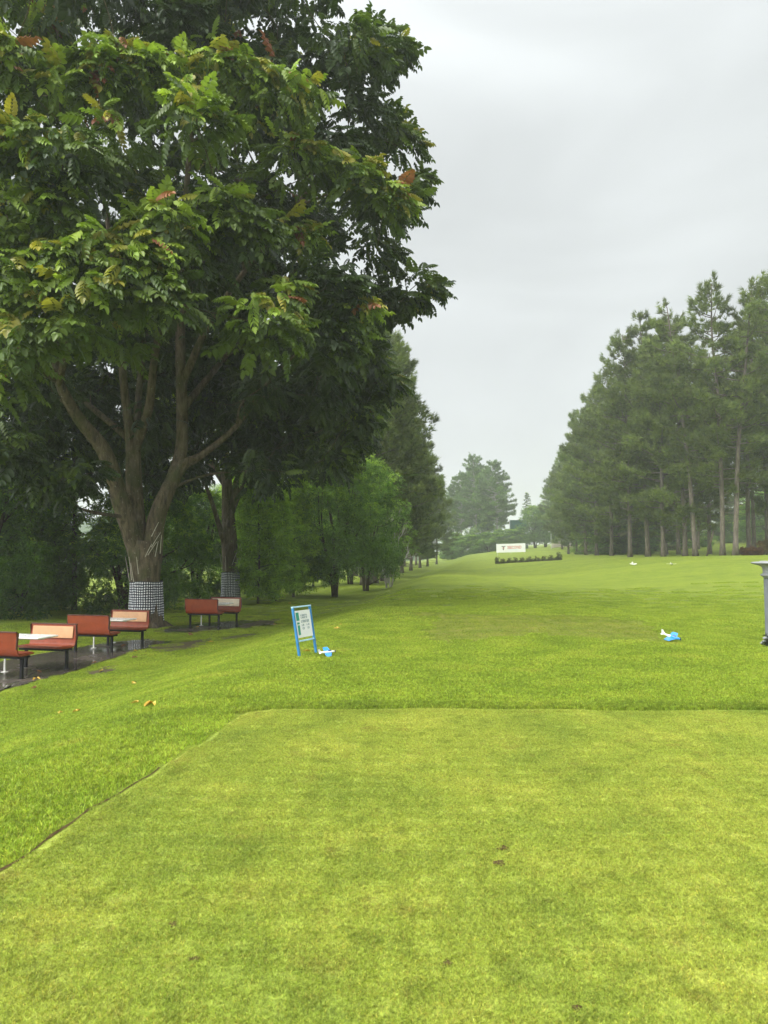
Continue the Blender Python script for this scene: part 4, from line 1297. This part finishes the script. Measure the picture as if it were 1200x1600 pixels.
# misty open-crowned trees at the far end of the fairway
FG = "misty pale-trunked trees at the end of the fairway"
fa = make_pine("tall_tree", "tallest misty tree of the far clump, with one straight pale trunk", 28, .30, 6.4, 71, 2.0, 1.0, bark='bark_pale', tcol=((.10, .18, .052), (.19, .28, .08)))
fb = make_pine("tall_tree", "misty leaning tree at the banner end of the far clump, with a forked pale trunk", 24, .30, 6.4, 72, 2.0, 2.2, bark='bark_pale', tcol=((.10, .18, .052), (.19, .28, .08)))
place(fa, gx(744, 215), .3); fa["group"] = FG; place(fb, gx(778, 205), 3.3); fb["group"] = FG
cpb(fa, 722, 222, 2.0, .86, "misty tree at the pine-row end of the far clump", FG)
cpb(fb, 760, 228, 1.1, 1.08, "misty pale-trunked tree between the tallest one and the forked one", FG)
cpb(fb, 735, 240, 4.4, 1.1, "misty tree behind the tallest one of the far clump", FG)
cpb(fa, 706, 235, 5.0, .82, "misty tree just clear of the bench-side pine row", FG)
cpb(fa, 775, 250, 5.6, .75, "faint tree filling the back of the far clump near the banner", FG)
# undergrowth and trees by the banner
UG = "misty bushes round the banner and the far clump"
for px, Y, s, lab in ((722, 205, (2.2, 2.2, 1.2), "low misty bush under the pine-row end of the far clump"), (742, 203, (2.2, 2.2, 1.1), "misty bush at the foot of the tallest far tree"),
                      (764, 200, (2.0, 2.0, 1.1), "misty bush just short of the white banner"), (790, 200, (2.2, 2.2, 1.2), "rounded olive bush peeping over the white banner"),
                      (806, 198, (2.0, 2.0, 1.15), "bush under the green net screen"), (756, 216, (2.6, 2.6, 2.2), "taller bush inside the far clump"), (708, 215, (2.4, 2.4, 1.6), "bush in the gap at the end of the bench-side pine row")):
    cpb(bushB, px, Y, px * .1, s, lab, UG)
for px, Y, s, rz, lab in ((836, 198, (1.9, 1.9, 1.45), 1.0, "dark bushy tree beside the green net screen"), (852, 204, (1.8, 1.8, 1.4), 2.5, "dark tree behind the lamp post"),
                          (868, 220, (2.2, 2.2, 1.8), 4.0, "dark tree meeting the far end of the pine stand")):
    cpb(dk, px, Y, rz, s, lab, "dark trees between banner and pine stand")
cf = young_tree("pointed_conifer", "small pointed conifer top above the dark trees near the net screen", 17, 2.6, 77, (.03, .06, .02), (.06, .1, .03))
cf["group"] = "dark trees between banner and pine stand"
place(cf, gx(824, 208), 0, .93)

UN = "dark bushes under and behind the pine stand"
for i, (px, Y, s) in enumerate(((945, 125, 1.6), (962, 104, 1.5), (992, 104, 1.3), (1020, 125, 1.7), (1085, 130, 1.4), (1150, 150, 1.8), (1200, 130, 1.6))):
    cpb(bushA if i % 3 == 0 else bushB, px, Y, i * 1.7, (s * 1.3, s * 1.3, s * .8), "dark bush in the shade under and behind the pine stand", UN)

# hazy wood down in the valley behind the shrubs
VG = "hazy trees of the valley behind the benches"
k_ = 0
vl = ["hazy valley tree glimpsed through the foliage behind the benches"]
for px, Y, s in ((-15, 95, 1.5), (60, 115, 1.6), (240, 120, 1.5), (300, 135, 1.9), (350, 150, 2.2), (430, 150, 2.2), (490, 140, 2.2), (190, 150, 1.7)):
    k_ += 1
    cpb(dk, px, Y, k_ * 1.3, s, vl[0], VG)

# far hill across the valley
hv, hf = [], []
NXh, NYh = 70, 14
for j in range(NYh):
    for i in range(NXh):
        x = -420 + i * 7.5 * 1.0; t = j / (NYh - 1); y = 235 + t * 120 - x * .0
        hh = 25 * math.sin(min(1, t * 1.0) * math.pi / 2) * (0.75 + .25 * math.sin(i * .31 + 1) ) * float(sst(np.array((60 - x) / 160)))
        hv.append((x, y + 5 * math.sin(i * .7), -4 + hh + 2.2 * random.Random(i * 31 + j).random()))
for j in range(NYh - 1):
    for i in range(NXh - 1):
        hf.append((j * NXh + i, j * NXh + i + 1, j * NXh + NXh + i + 1, j * NXh + NXh + i))
hm, hnt, hb = new_mat("wooded_hill")
hnt.links.new(ramp(hnt, gnoise(hnt, .12, 5, .7), [(.35, (.02, .04, .015)), (.65, (.07, .12, .03))]), hb.inputs["Base Color"])
hb.inputs["Roughness"].default_value = .95
bump(hnt, hb, gnoise(hnt, .35, 5, .7), 1.0, 1.5)
tag(mesh_obj("hill", hv, hf, hm), kind='structure')

# ------------------------------------------------------------------ benches and tables
def bench(label, pad='pad', proto=[]):
    """local: seat faces +Y, length along X"""
    t = thing("bench", label, "bench")
    W = 1.12
    # shell: side profile (y, z) of the outer face, swept along X with thickness
    out_p = [(-.05, .90), (-.035, .72), (-.015, .56), (.0, .50), (.02, .46), (.06, .435), (.12, .43), (.30, .435), (.46, .445)]
    th = .03
    pr = [Vector((y, z)) for y, z in out_p]
    inn = []
    for i, p in enumerate(pr):
        d = (pr[min(i + 1, len(pr) - 1)] - pr[max(i - 1, 0)]).normalized()
        inn.append(p + Vector((-d.y, d.x)) * th)
    loop = pr + inn[::-1]
    n = len(loop); m = MB()
    vs = [(s * W / 2, p.x, p.y) for s in (-1, 1) for p in loop]
    fs = [(i, (i + 1) % n, n + (i + 1) % n, n + i) for i in range(n)]
    k = len(pr)
    for s in (0, n):
        for i in range(k - 1):
            q = (s + i, s + i + 1, s + n - 2 - i, s + n - 1 - i)
            fs.append(q if s == 0 else q[::-1])
    m.add(vs, fs).build("shell", M['red'], t)
    e = MB()                                # dark edging round the back
    e.box((0, -.037, .908), (W + .016, .052, .022), bev=.006)
    for s in (-1, 1): e.box((s * (W / 2 + .006), -.018, .735), (.016, .05, .32), Matrix.Rotation(-.09, 3, 'X'), bev=.004)
    e.build("edging", M['rust_edge'], t)
    pd = MB(); pd.box((0, .013, .738), (W - .12, .016, .25), Matrix.Rotation(R(6.0), 3, 'X'), bev=.006)
    pd.build("backrest_panel", M[pad], t)
    sp = MB(); sp.box((0, .27, .476), (W - .06, .36, .016), Matrix.Rotation(R(1.5), 3, 'X'), bev=.006)
    sp.build("seat_pad", M['red'], t)
    fr = MB()
    for y in (.10, .36): fr.box((0, y, .405), (W - .04, .04, .04))
    for s in (-1, 1): fr.box((s * (W / 2 - .06), .23, .402), (.04, .30, .034))
    fr.build("seat_frame", M['black'], t)
    for s in (-1, 1):
        l = MB(); l.box((s * (W / 2 - .06), .20, .19), (.055, .055, .40), bev=.005); l.box((s * (W / 2 - .06), .20, -.002), (.09, .09, .012))
        l.build("leg", M['black'], t)
    return t
RZ = R(-14)
def table(label):
    t = thing("table", label, "table")
    m = MB(); m.box((0, 0, .735), (1.12, .62, .035), bev=.012); m.build("table_top", M['white'], t)
    u = MB(); u.box((0, 0, .70), (.9, .06, .03)); u.box((0, 0, .701), (.06, .5, .028)); u.build("brace", M['white'], t)
    l = MB(); l.tube([(-.46, 0, 0), (-.46, 0, .69)], .019, 10); l.lathe([(.07, 0), (.07, .008), (.03, .014)], 16, (-.46, 0, 0)); l.build("leg", M['white'], t)
    return t

def bench_at(px_right, py_leg, Y, face, src, label, pad):
    """right end of the back at a pixel column and depth"""
    return None
def setpos(cx, cy, rz):
    return Vector((cx, cy, Hf(cx, cy) + 0.014))
ax = Vector((math.cos(RZ), math.sin(RZ)))            # along the benches
nn = Vector((-math.sin(RZ), math.cos(RZ)))           # towards the far side
def set_of(front_xy, labels, gapd, pale, first=None):
    F0 = Vector(front_xy)                            # right end of the near bench back
    objs = []
    c1 = F0 - ax * .56
    c2 = c1 + nn * gapd
    ct = (c1 + c2) / 2
    for (c, rz, lab, pad) in ((c1, RZ, labels[0], 'pad'), (c2, RZ + math.pi, labels[1], 'pad_pale' if pale else 'pad')):
        o = bench(lab, pad)
        o.location = setpos(c.x, c.y, rz); o.rotation_euler = (0, 0, rz)
        o["group"] = "red benches in facing pairs"
    o = table(labels[2]); o.location = setpos(ct.x, ct.y, 0); o.rotation_euler = (0, 0, RZ)
    o["group"] = "white tables between the benches"
set_of((-6.98, 14.2), ("red bench seen from behind at the picture's edge, nearest the camera", "red bench with a beige back panel facing the camera, nearest of its kind",
                       "white table in front of the nearest beige-panelled bench"), 1.72, False)
set_of((-6.55, 17.75), ("red bench seen from behind, standing between the two beige-panelled benches", "red bench with a beige back panel beside the huge tree's checked cloth wrap",
                        "white table in front of the bench beside the huge tree's cloth wrap"), 1.72, False)
set_of((-5.28, 23.6), ("red bench seen from behind on the separate dark pad", "red bench with a whitish back panel below the second tree's checked wrap",
                       "white table between the two benches on the separate dark pad"), 1.72, True)

# ------------------------------------------------------------------ blue framed sign
p0, p1 = gp(468, 1028), gp(489, 1020)
sg = thing("board_sign", "leaning blue framed sign with a white printed board on the grass", "sign", p0)
wv = Vector((p1.x - p0.x, p1.y - p0.y, 0)); SW = .50
ux = Vector((.43, .90, 0)).normalized()
hgt_s = .76
SK = SW / .34
tilt = Vector((-.155, .06, 1)).normalized()
nrm = ux.cross(tilt).normalized()
def sp_(a, b, c=0): return ux * a + tilt * b + nrm * c
Rm = Matrix((ux, nrm, ux.cross(nrm))).transposed()
Rm = Matrix((ux, -nrm, tilt)).transposed()
for a_ in (0, SW):
    m = MB(); m.box(sp_(a_, hgt_s / 2 - .02), (.034, .034, hgt_s + .04), Rm, bev=.004); m.build("post", M['blue'], sg)
for b_, w_ in ((hgt_s + .012, SW + .05), (.245, SW - .036)):
    m = MB(); m.box(sp_(SW / 2, b_), (w_, .033, .024), Rm, bev=.004); m.build("crossbar", M['wing_pale'], sg)
bd = MB(); bd.box(sp_(SW / 2, .505), (SW - .05, .012, .42), Rm); bd = bd.build("board", M['banner'], sg)
def mark(name, a, b, w, h, mat):
    q = MB(); q.box(sp_(a, b, .0085), (w, .003, h), Rm); return q.build(name, mat, bd)
FACE = 1
gm = MB()
for (a, b, w, h) in ((.062, .655, .055, .125), (.062, .545, .045, .03), (.062, .435, .04, .15)):
    gm.box(sp_(a * SK, b * .95, .0085), (w * SK, .003, h), Rm)
gm.build("graphic", M['sign_green'], bd)
rs = random.Random(12)
for (b, h, a0, a1, k) in ((.67, .026, .12, .25, 5), (.632, .026, .12, .25, 5), (.57, .04, .12, .28, 6), (.51, .03, .125, .17, 2), (.51, .022, .22, .28, 2), (.455, .034, .13, .17, 2), (.455, .03, .23, .27, 2)):
    a0 *= SK; a1 *= SK; b *= .95; w = (a1 - a0) / k; tx = MB()
    for i in range(k):
        c = a0 + w * (i + .5)
        tx.box(sp_(c - w * .28, b, .0085), (w * .16, .003, h), Rm)
        tx.box(sp_(c + w * .05, b + h * (.42 if i % 2 else -.42), .0085), (w * .5, .003, h * .16), Rm)
        if i % 3: tx.box(sp_(c + w * .22, b, .0085), (w * .14, .003, h), Rm)
    tx.build("lettering", M['sign_text'], bd)

# ------------------------------------------------------------------ toy aeroplane tee markers
def plane(label, wing='wing_blue', body='white', nose=False):
    """nose towards +X"""
    t = thing("plane_marker", label, "tee marker")
    b = MB()
    prof = [(-.17, .008, .012), (-.12, .016, .010), (-.04, .024, .0), (.04, .028, 0), (.10, .026, 0), (.15, .018, -.002), (.175, .006, -.003)]
    b.tube([(x, 0, .10 + z) for x, r, z in prof], [r for x, r, z in prof], 12)
    b.build("fuselage", M[body], t, True)
    if nose:
        n_ = MB(); n_.tube([(x, 0, .10 + z) for x, r, z in ((.0, .0295, 0), (.04, .030, 0), (.10, .028, 0), (.15, .020, -.002), (.177, .008, -.003))], [.0295, .030, .028, .020, .008], 12)
        n_.build("nose", M['wing_blue'], t, True)
    f_ = MB(); f_.add([(-.175, .004, .11), (-.11, .004, .115), (-.155, .003, .185), (-.185, .003, .185), (-.175, -.004, .11), (-.11, -.004, .115), (-.155, -.003, .185), (-.185, -.003, .185)],
                      [(0, 1, 2, 3), (7, 6, 5, 4), (0, 4, 5, 1), (1, 5, 6, 2), (2, 6, 7, 3), (3, 7, 4, 0)])
    f_.build("tail_fin", M[body], t)
    def wing_(name, x0, x1, half, z, mat, sweep, th=.008, dih=.02):
        vs = []
        for y in (-half, 0, half):
            k = abs(y) / half
            c0, c1 = x0 - sweep * k + (x1 - x0) * .22 * k, x1 - sweep * k - (x1 - x0) * .12 * k
            for zz in (0, th): vs += [(c0, y, z + dih * k + zz), (c1, y, z + dih * k + zz)]
        fs = []
        for s in (0, 4):
            fs += [(s, s + 4, s + 5, s + 1), (s + 2, s + 3, s + 7, s + 6), (s, s + 2, s + 6, s + 4), (s + 1, s + 5, s + 7, s + 3)]
        fs += [(0, 1, 3, 2), (8, 10, 11, 9)]
        return MB().add(vs, fs).build(name, mat, t)
    wing_("wing", -.05, .10, .24, .078, M[wing], .03)
    wing_("tailplane", -.17, -.115, .075, .112, M[body], .015, .006, .0)
    c_ = MB(); c_.box((.06, 0, .128), (.07, .032, .024), bev=.01); c_.build("canopy", M['glass_blue'], t)
    pr_ = MB(); pr_.tube([(.172, 0, .097), (.195, 0, .096)], [.012, .003], 8); pr_.box((.182, 0, .097), (.006, .014, .11), Matrix.Rotation(.6, 3, 'X')); pr_.build("propeller", M['glass_blue'], t)
    s_ = MB(); s_.tube([(.0, 0, -.03), (.0, 0, .09)], .007, 6); s_.build("stake", M['black'], t)
    return t
PG = "toy aeroplane tee markers"
pl = plane("blue and white toy aeroplane marker on the grass just beside the leaning blue sign"); pl["group"] = PG
q = gp(511, 1026); place(pl, q + Vector((0, 0, -.0)), R(14), .74); pl.rotation_euler.x = R(17); pl.rotation_euler.y = R(-5)
q = gp(1047, 1004); pq = plane("blue-nosed toy aeroplane marker raised on a stake out near the grey pillar", nose=True); pq["group"] = PG; place(pq, q + Vector((0, 0, .02)), R(-38), .95); pq.rotation_euler.x = R(12); pq.rotation_euler.y = R(13)
pw = plane("whitish toy marker far up the fairway, below a pale curved pine trunk", 'white'); pw["group"] = PG
place(pw, gp(989, 883), R(-80), 1.25); pw.rotation_euler.y = R(25)
copy_thing(pw, gp(1049, 884), R(-100), 1.45, "whitish toy marker far up the fairway, below the pine with the flared root foot", PG)

# ------------------------------------------------------------------ grey pillar, slab, plant
PX, PY = 7.03, 13.35
pz = Hf(PX, PY)
pil = thing("pillar", "grey painted fluted pillar with a wide moulded cap at the picture's edge", "pillar", (PX, PY, pz))
m = MB(); m.lathe([(.185, .16), (.178, .25), (.178, 1.22), (.182, 1.25)], 40, flute=.10, fz=(.2, 1.23)); m.build("shaft", M['concrete'], pil)
m = MB(); m.lathe([(.184, 1.245), (.184, 1.255), (.20, 1.262), (.226, 1.277), (.232, 1.29), (.226, 1.303), (.20, 1.315), (.19, 1.33), (.192, 1.40), (.21, 1.44), (.26, 1.465), (.33, 1.482), (.372, 1.495), (.385, 1.508), (.372, 1.522), (.30, 1.53), (.24, 1.532), (.23, 1.545), (.0, 1.547)], 40)
m.build("cap", M['concrete_pale'], pil, True)
m = MB(); m.lathe([(.30, -.05), (.30, .05), (.27, .065), (.25, .075), (.235, .10), (.21, .115), (.196, .13), (.215, .142), (.225, .155), (.215, .168), (.186, .178)], 40); m.build("base", M['concrete_pale'], pil, True)
cup = thing("white_block", "small white block standing on the grey pillar's cap", "marker", (PX - .0, PY - .05, pz + 1.545))
m = MB(); m.box((0, 0, .04), (.085, .085, .08), bev=.02); m.build("body", M['white'], cup, True)
m = MB(); m.box((0, 0, .083), (.05, .05, .012), bev=.004); m.box((0, -.0435, .05), (.014, .004, .05)); m.build("knob", M['pole'], cup)
ground_patch("path", [(6.72, 13.6), (7.4, 13.2), (9.0, 13.5), (9.0, 14.5), (7.3, 14.4), (6.45, 14.2)], M['slab'], .02, .03, 15)
sp2 = thing("ground_plant", "dark low plant growing at the foot of the grey pillar", "plant", (PX - .12, PY - .45, Hf(PX - .12, PY - .45)))
foliage([(random.Random(i).uniform(-.22, .35), random.Random(i + 50).uniform(-.15, .15), .06 + .05 * (i % 3)) for i in range(14)], 36, .11, .12, SPRIG, (.018, .028, .014), (.05, .06, .025), (0, 0), 0, M['leaf_small'], sp2, seed=14)

# ------------------------------------------------------------------ banner, hedge row, net screen, lamp post, hedges
bp = gx(798, 158)
bn = thing("banner", "long white banner with red lettering and dark emblem at the fairway's far end", "banner", bp, R(-4))
BW, BH, BZ = 6.15, 1.85, .95
bz0 = at(798, 863, 158).z - bp.z
def slant(o): return o
m = MB(); m.box((0, 0, bz0 + BH / 2), (BW, .06, BH), Matrix.Rotation(R(-1.5), 3, 'Y')); cloth = m.build("cloth", M['banner'], bn)
for k in (-1, 0, 1):
    m = MB(); m.tube([(k * BW * .46, .08, -.3), (k * BW * .46, .08, bz0 + BH * .95)], .04, 6); m.build("post", M['pole'], bn)
fc = bpy.data.curves.new("lettering_font", 'FONT'); fc.body = "3SECOND"; fc.align_x = 'CENTER'; fc.align_y = 'CENTER'; fc.size = 1.0; fc.extrude = .004; fc.offset = .012
fo = bpy.data.objects.new("lettering_tmp", fc); col.objects.link(fo)
bpy.context.view_layer.update()
dg = bpy.context.evaluated_depsgraph_get()
tm = bpy.data.meshes.new_from_object(fo.evaluated_get(dg))
bpy.data.objects.remove(fo)
vx = np.array([v.co for v in tm.vertices]); wdt = vx[:, 0].max() - vx[:, 0].min(); hh = vx[:, 1].max() - vx[:, 1].min()
tm.transform(Matrix.Translation((.72, -.038, bz0 + BH * .56)) @ Matrix.Rotation(R(-1.5), 4, 'Y') @ Matrix.Rotation(R(90), 4, 'X') @ Matrix.Diagonal((2.95 / wdt, .62 / hh, 1, 1)))
tm.materials.clear(); tm.materials.append(M['banner_red'])
lo_ = bpy.data.objects.new("lettering", tm); lo_.parent = cloth; col.objects.link(lo_)
def flat_poly(name, pts, mat, parent, y=-.036, th=.006):
    n = len(pts)
    vs = [(x, y, z) for x, z in pts] + [(x, y - th, z) for x, z in pts]
    fs = [tuple(range(n)), tuple(range(2 * n - 1, n - 1, -1))] + [(i, i + n, (i + 1) % n + n, (i + 1) % n) for i in range(n)]
    return MB().add(vs, fs).build(name, mat, parent)
ex, ez = -1.58, bz0 + BH * .56
flat_poly("emblem", [(ex - .42, ez + .28), (ex - .1, ez + .28), (ex, ez + .18), (ex + .1, ez + .28), (ex + .42, ez + .28), (ex + .42, ez + .14), (ex + .17, ez + .14), (ex + .10, ez - .02), (ex - .10, ez - .02), (ex - .17, ez + .14), (ex - .42, ez + .14)], M['ink'], cloth)
flat_poly("emblem", [(ex - .28, ez - .06), (ex + .28, ez - .06), (ex + .17, ez - .20), (ex - .17, ez - .20)], M['banner_red'], cloth)
flat_poly("emblem", [(ex - .15, ez - .25), (ex + .15, ez - .25), (ex + .14, ez - .42), (ex, ez - .55), (ex - .14, ez - .42)], M['ink'], cloth)
# (thin underline below the lettering)
flat_poly("underline", [(-.6, bz0 + BH * .30), (1.4, bz0 + BH * .30 + .03), (1.4, bz0 + BH * .27 + .03), (-.6, bz0 + BH * .27)], M['wing_pale'], cloth)

# row of small dark clipped shrubs on the bank
HG = "small dark shrubs planted in a row on the bank"
hs = thing("row_shrub", "small dark clipped shrub in the row below the banner", "shrub", (0, 0, 0), 0, HG)
MB().tube([(0, 0, -.1), (0, 0, .5)], .05, 6).build("stem", M['bark_dark'], hs)
foliage([(0, 0, .18), (.05, .05, .4), (-.05, 0, .62), (.02, 0, .82), (.12, 0, .2), (-.12, .05, .25)], 34, .17, .16, SPRIG, (.03, .035, .015), (.075, .07, .028), (0, 0), .4, M['leaf_small'], hs, seed=16)
pa, pb = gp(775, 881), gp(876, 875)
NH = 32
for i in range(NH):
    t = i / (NH - 1); x = pa.x + (pb.x - pa.x) * t; y = pa.y + (pb.y - pa.y) * t
    s = (.55 + .22 * math.sin(i * 2.7), .8, .52 + .2 * math.sin(i * 1.9 + 1) + (.3 if i in (0, 1, NH - 1, NH - 2) else 0))
    p = Vector((x, y, Hf(x, y)))
    if i == 0: hs.location = p; hs.scale = s
    else: copy_thing(hs, p, i * 1.1, s)

net = thing("net_screen", "dark green net screen showing above the bushes behind the banner", "screen", gx(806, 212), R(-3))
m = MB(); m.box((1.0, 0, 6.6), (5.2, .1, 3.6)); m.build("net", M['net'], net)
for x in (-1.7, .6, 3.4):
    m = MB(); m.tube([(x, .12, -.3), (x, .12, 8.6)], .09, 6); m.build("post", M['pole'], net)

lp = thing("lamp_post", "thin pale lamp post on the skyline of the bank between banner and pine stand", "lamp post", gx(861, 178))
m = MB(); m.tube([(0, 0, -.2), (0, 0, 4.1)], [.09, .06], 8); m.build("pole", M['pole'], lp)
m = MB(); m.box((-.32, 0, 4.08), (.6, .10, .08)); m.box((-.5, 0, 4.02), (.4, .2, .12), bev=.03); m.build("lamp_head", M['pole'], lp)
wl_ = thing("stone_wall", "low pale stone wall at the far end of the pine stand", "wall", gx(874, 182), R(-6))
m = MB(); rs = random.Random(17)
for i in range(16): m.box((-1.6 + i * .34, rs.uniform(-.05, .05), .55 + rs.uniform(-.1, .1)), (.36, .4, 1.5 + rs.uniform(-.3, .3)), bev=.05)
m.build("stones", M['wallpale'], wl_)

def hedge(label, p, size, cols, seed, n=40):
    t = thing("hedge", label, "hedge", p)
    g = random.Random(seed)
    MB().tube([(0, 0, -.2), (0, 0, size[2] * .6)], .05, 6).build("stem", M['bark_dark'], t)
    foliage([(g.uniform(-.5, .5) * size[0], g.uniform(-.5, .5) * size[1], g.uniform(.12, .95) * size[2]) for _ in range(n)], 40, .22, .2, SPRIG, cols[0], cols[1], (0, 0), 0, M['leaf_small'], t, seed=seed)
    return t
hedge("low clipped reddish-brown hedge behind the pines, beside the grey pillar's cap", gx(1172, 66) + Vector((0, 0, .05)), (1.5, .7, .55), ((.10, .035, .02), (.16, .07, .035)), 18)
hedge("taller loose reddish bush just behind the clipped reddish hedge", gx(1197, 69) + Vector((0, 0, .1)), (1.3, .9, 1.2), ((.12, .075, .03), (.2, .13, .05)), 19, 34)

# dark leaning prop pole between pines
pp = thing("prop_pole", "dark thin pole leaning between two pine trunks", "pole", gx(1103, 67))
m = MB(); m.tube([(0, 0, -.1), (.35, 0, 1.0), (.75, .1, 2.3)], [.09, .08, .07], 7); m.build("shaft", M['bark_dark'], pp, True)

# ------------------------------------------------------------------ fallen leaves
def fallen(label, mat, seed):
    g = random.Random(seed); vs, fs = [], []
    for k in range(3):
        a = g.uniform(-.6, .6) + k * .5
        v, f = leaflet((0, 0, .012), (math.cos(a), math.sin(a), .12), (0, 0, 1), .15 * g.uniform(.7, 1.1), .06, fold=.5, droop=.35)
        n = len(vs); vs += [tuple(x) for x in v]; fs += [tuple(i + n for i in q) for q in f]
    o = mesh_obj("fallen_leaf", vs, fs, mat, None, False)
    return tag(o, label, "leaf", "fallen leaves on the grass and paving")
lf = [fallen("x", M['leaf_dry'], 1), fallen("x", M['leaf_dry'], 2), fallen("x", M['leaf_brown'], 3)]
spots = [(205, 1071, 0, 1.15, "bright yellow fallen leaf on the grass, largest on its own"), (216, 1102, 1, .75, "orange fallen leaf beside a longer pale one"), (238, 1104, 1, 1.1, "long pale yellow fallen leaf beside an orange one"),
         (91, 1117, 0, .7, "small yellow leaf of the pair far down the grass slope, nearer the edge"), (121, 1115, 1, .8, "small yellow leaf of the pair far down the grass slope, nearer the tee"), (57, 1077, 2, .9, "brown fallen leaf at the grass edge below the first bench"),
         (56, 1062, 0, 1.0, "yellow-orange leaf on wet paving in front of the first bench"), (58, 1051, 2, .9, "brown leaf on wet paving by the first bench's leg"), (150, 1038, 2, 1.0, "brown leaf lying on the paving's grass edge"),
         (211, 1029, 2, .9, "brown leaf on the grass near the second pair of benches"), (209, 1019, 1, .7, "pale leaf at the paving edge near the second pair of benches"), (161, 1050, 1, .7, "pale leaf on a small dark mud patch"),
         (195, 1010, 2, .9, "brown leaf on the paving under the bench by the huge tree"), (294, 993, 2, 1.5, "long brown leaf in the grass before the separate dark pad"), (331, 1005, 1, 1.0, "pale curled leaf on the broad mud patch"),
         (311, 981, 1, .9, "pale leaf at the edge of the separate dark pad"), (428, 977, 0, .9, "yellow leaf on the grass beside the mud at the end of the dark pad"), (476, 1021, 0, .9, "yellow leaf lying between the blue sign's posts"),
         (456, 995, 0, .6, "small yellow leaf behind the blue sign"), (524, 984, 1, 1.0, "pale leaf on the slope up from the blue sign"), (531, 978, 1, .7, "smaller pale leaf on the slope, the higher of two"), (455, 944, 0, 1.5, "orange leaf far back by the light green young trees")]
for i, (px, py, k, s, lab) in enumerate(spots):
    p = gp(px, py) + Vector((0, 0, .03 if px > 66 or py > 1070 else .02))
    if k not in used or True:
        o = lf[k] if lf[k]["label"] == "x" else None
    if o is None:
        o = lf[k].copy(); col.objects.link(o)
    o.location = p; o.rotation_euler = (.1 * math.sin(i), .1 * math.cos(i), i * 1.9); o.scale = (s * .8,) * 3; o["label"] = lab

# soil divots on the tee
for i, (px, py, s) in enumerate(((787, 1330, .05), (779, 1352, .045), (269, 1450, .03), (303, 1580 - 77, .03), (700, 1510, .03), (900, 1580, .028))):
    c = gp(px, py)
    g = random.Random(90 + i); n = 14
    ring = [(c.x + s * .75 * g.uniform(.5, 1.3) * math.cos(2 * math.pi * k / n), c.y + s * .75 * g.uniform(.4, 1.5) * math.sin(2 * math.pi * k / n), c.z + .0135) for k in range(n)]
    o = mesh_obj("soil", [(c.x, c.y, c.z + .017)] + ring, [(0, k + 1, (k + 1) % n + 1) for k in range(n)], M['soil'])
    tag(o, kind='structure')

# ------------------------------------------------------------------ haze
hz = MB(); hz.box((0, 470, 16), (1500, 1100, 66))
ho = hz.build("haze", bpy.data.materials.new("haze_air"), None)
tag(ho, kind='stuff')
hmn = ho.data.materials[0]; hmn.use_nodes = True
hn = hmn.node_tree.nodes; hn.clear()
vo = hn.new("ShaderNodeOutputMaterial"); vp = hn.new("ShaderNodeVolumePrincipled")
vp.inputs["Color"].default_value = (0.93, 0.96, 0.98, 1)
vp.inputs["Density"].default_value = 0.0009
vp.inputs["Anisotropy"].default_value = 0.1
hmn.node_tree.links.new(vp.outputs[0], vo.inputs["Volume"])
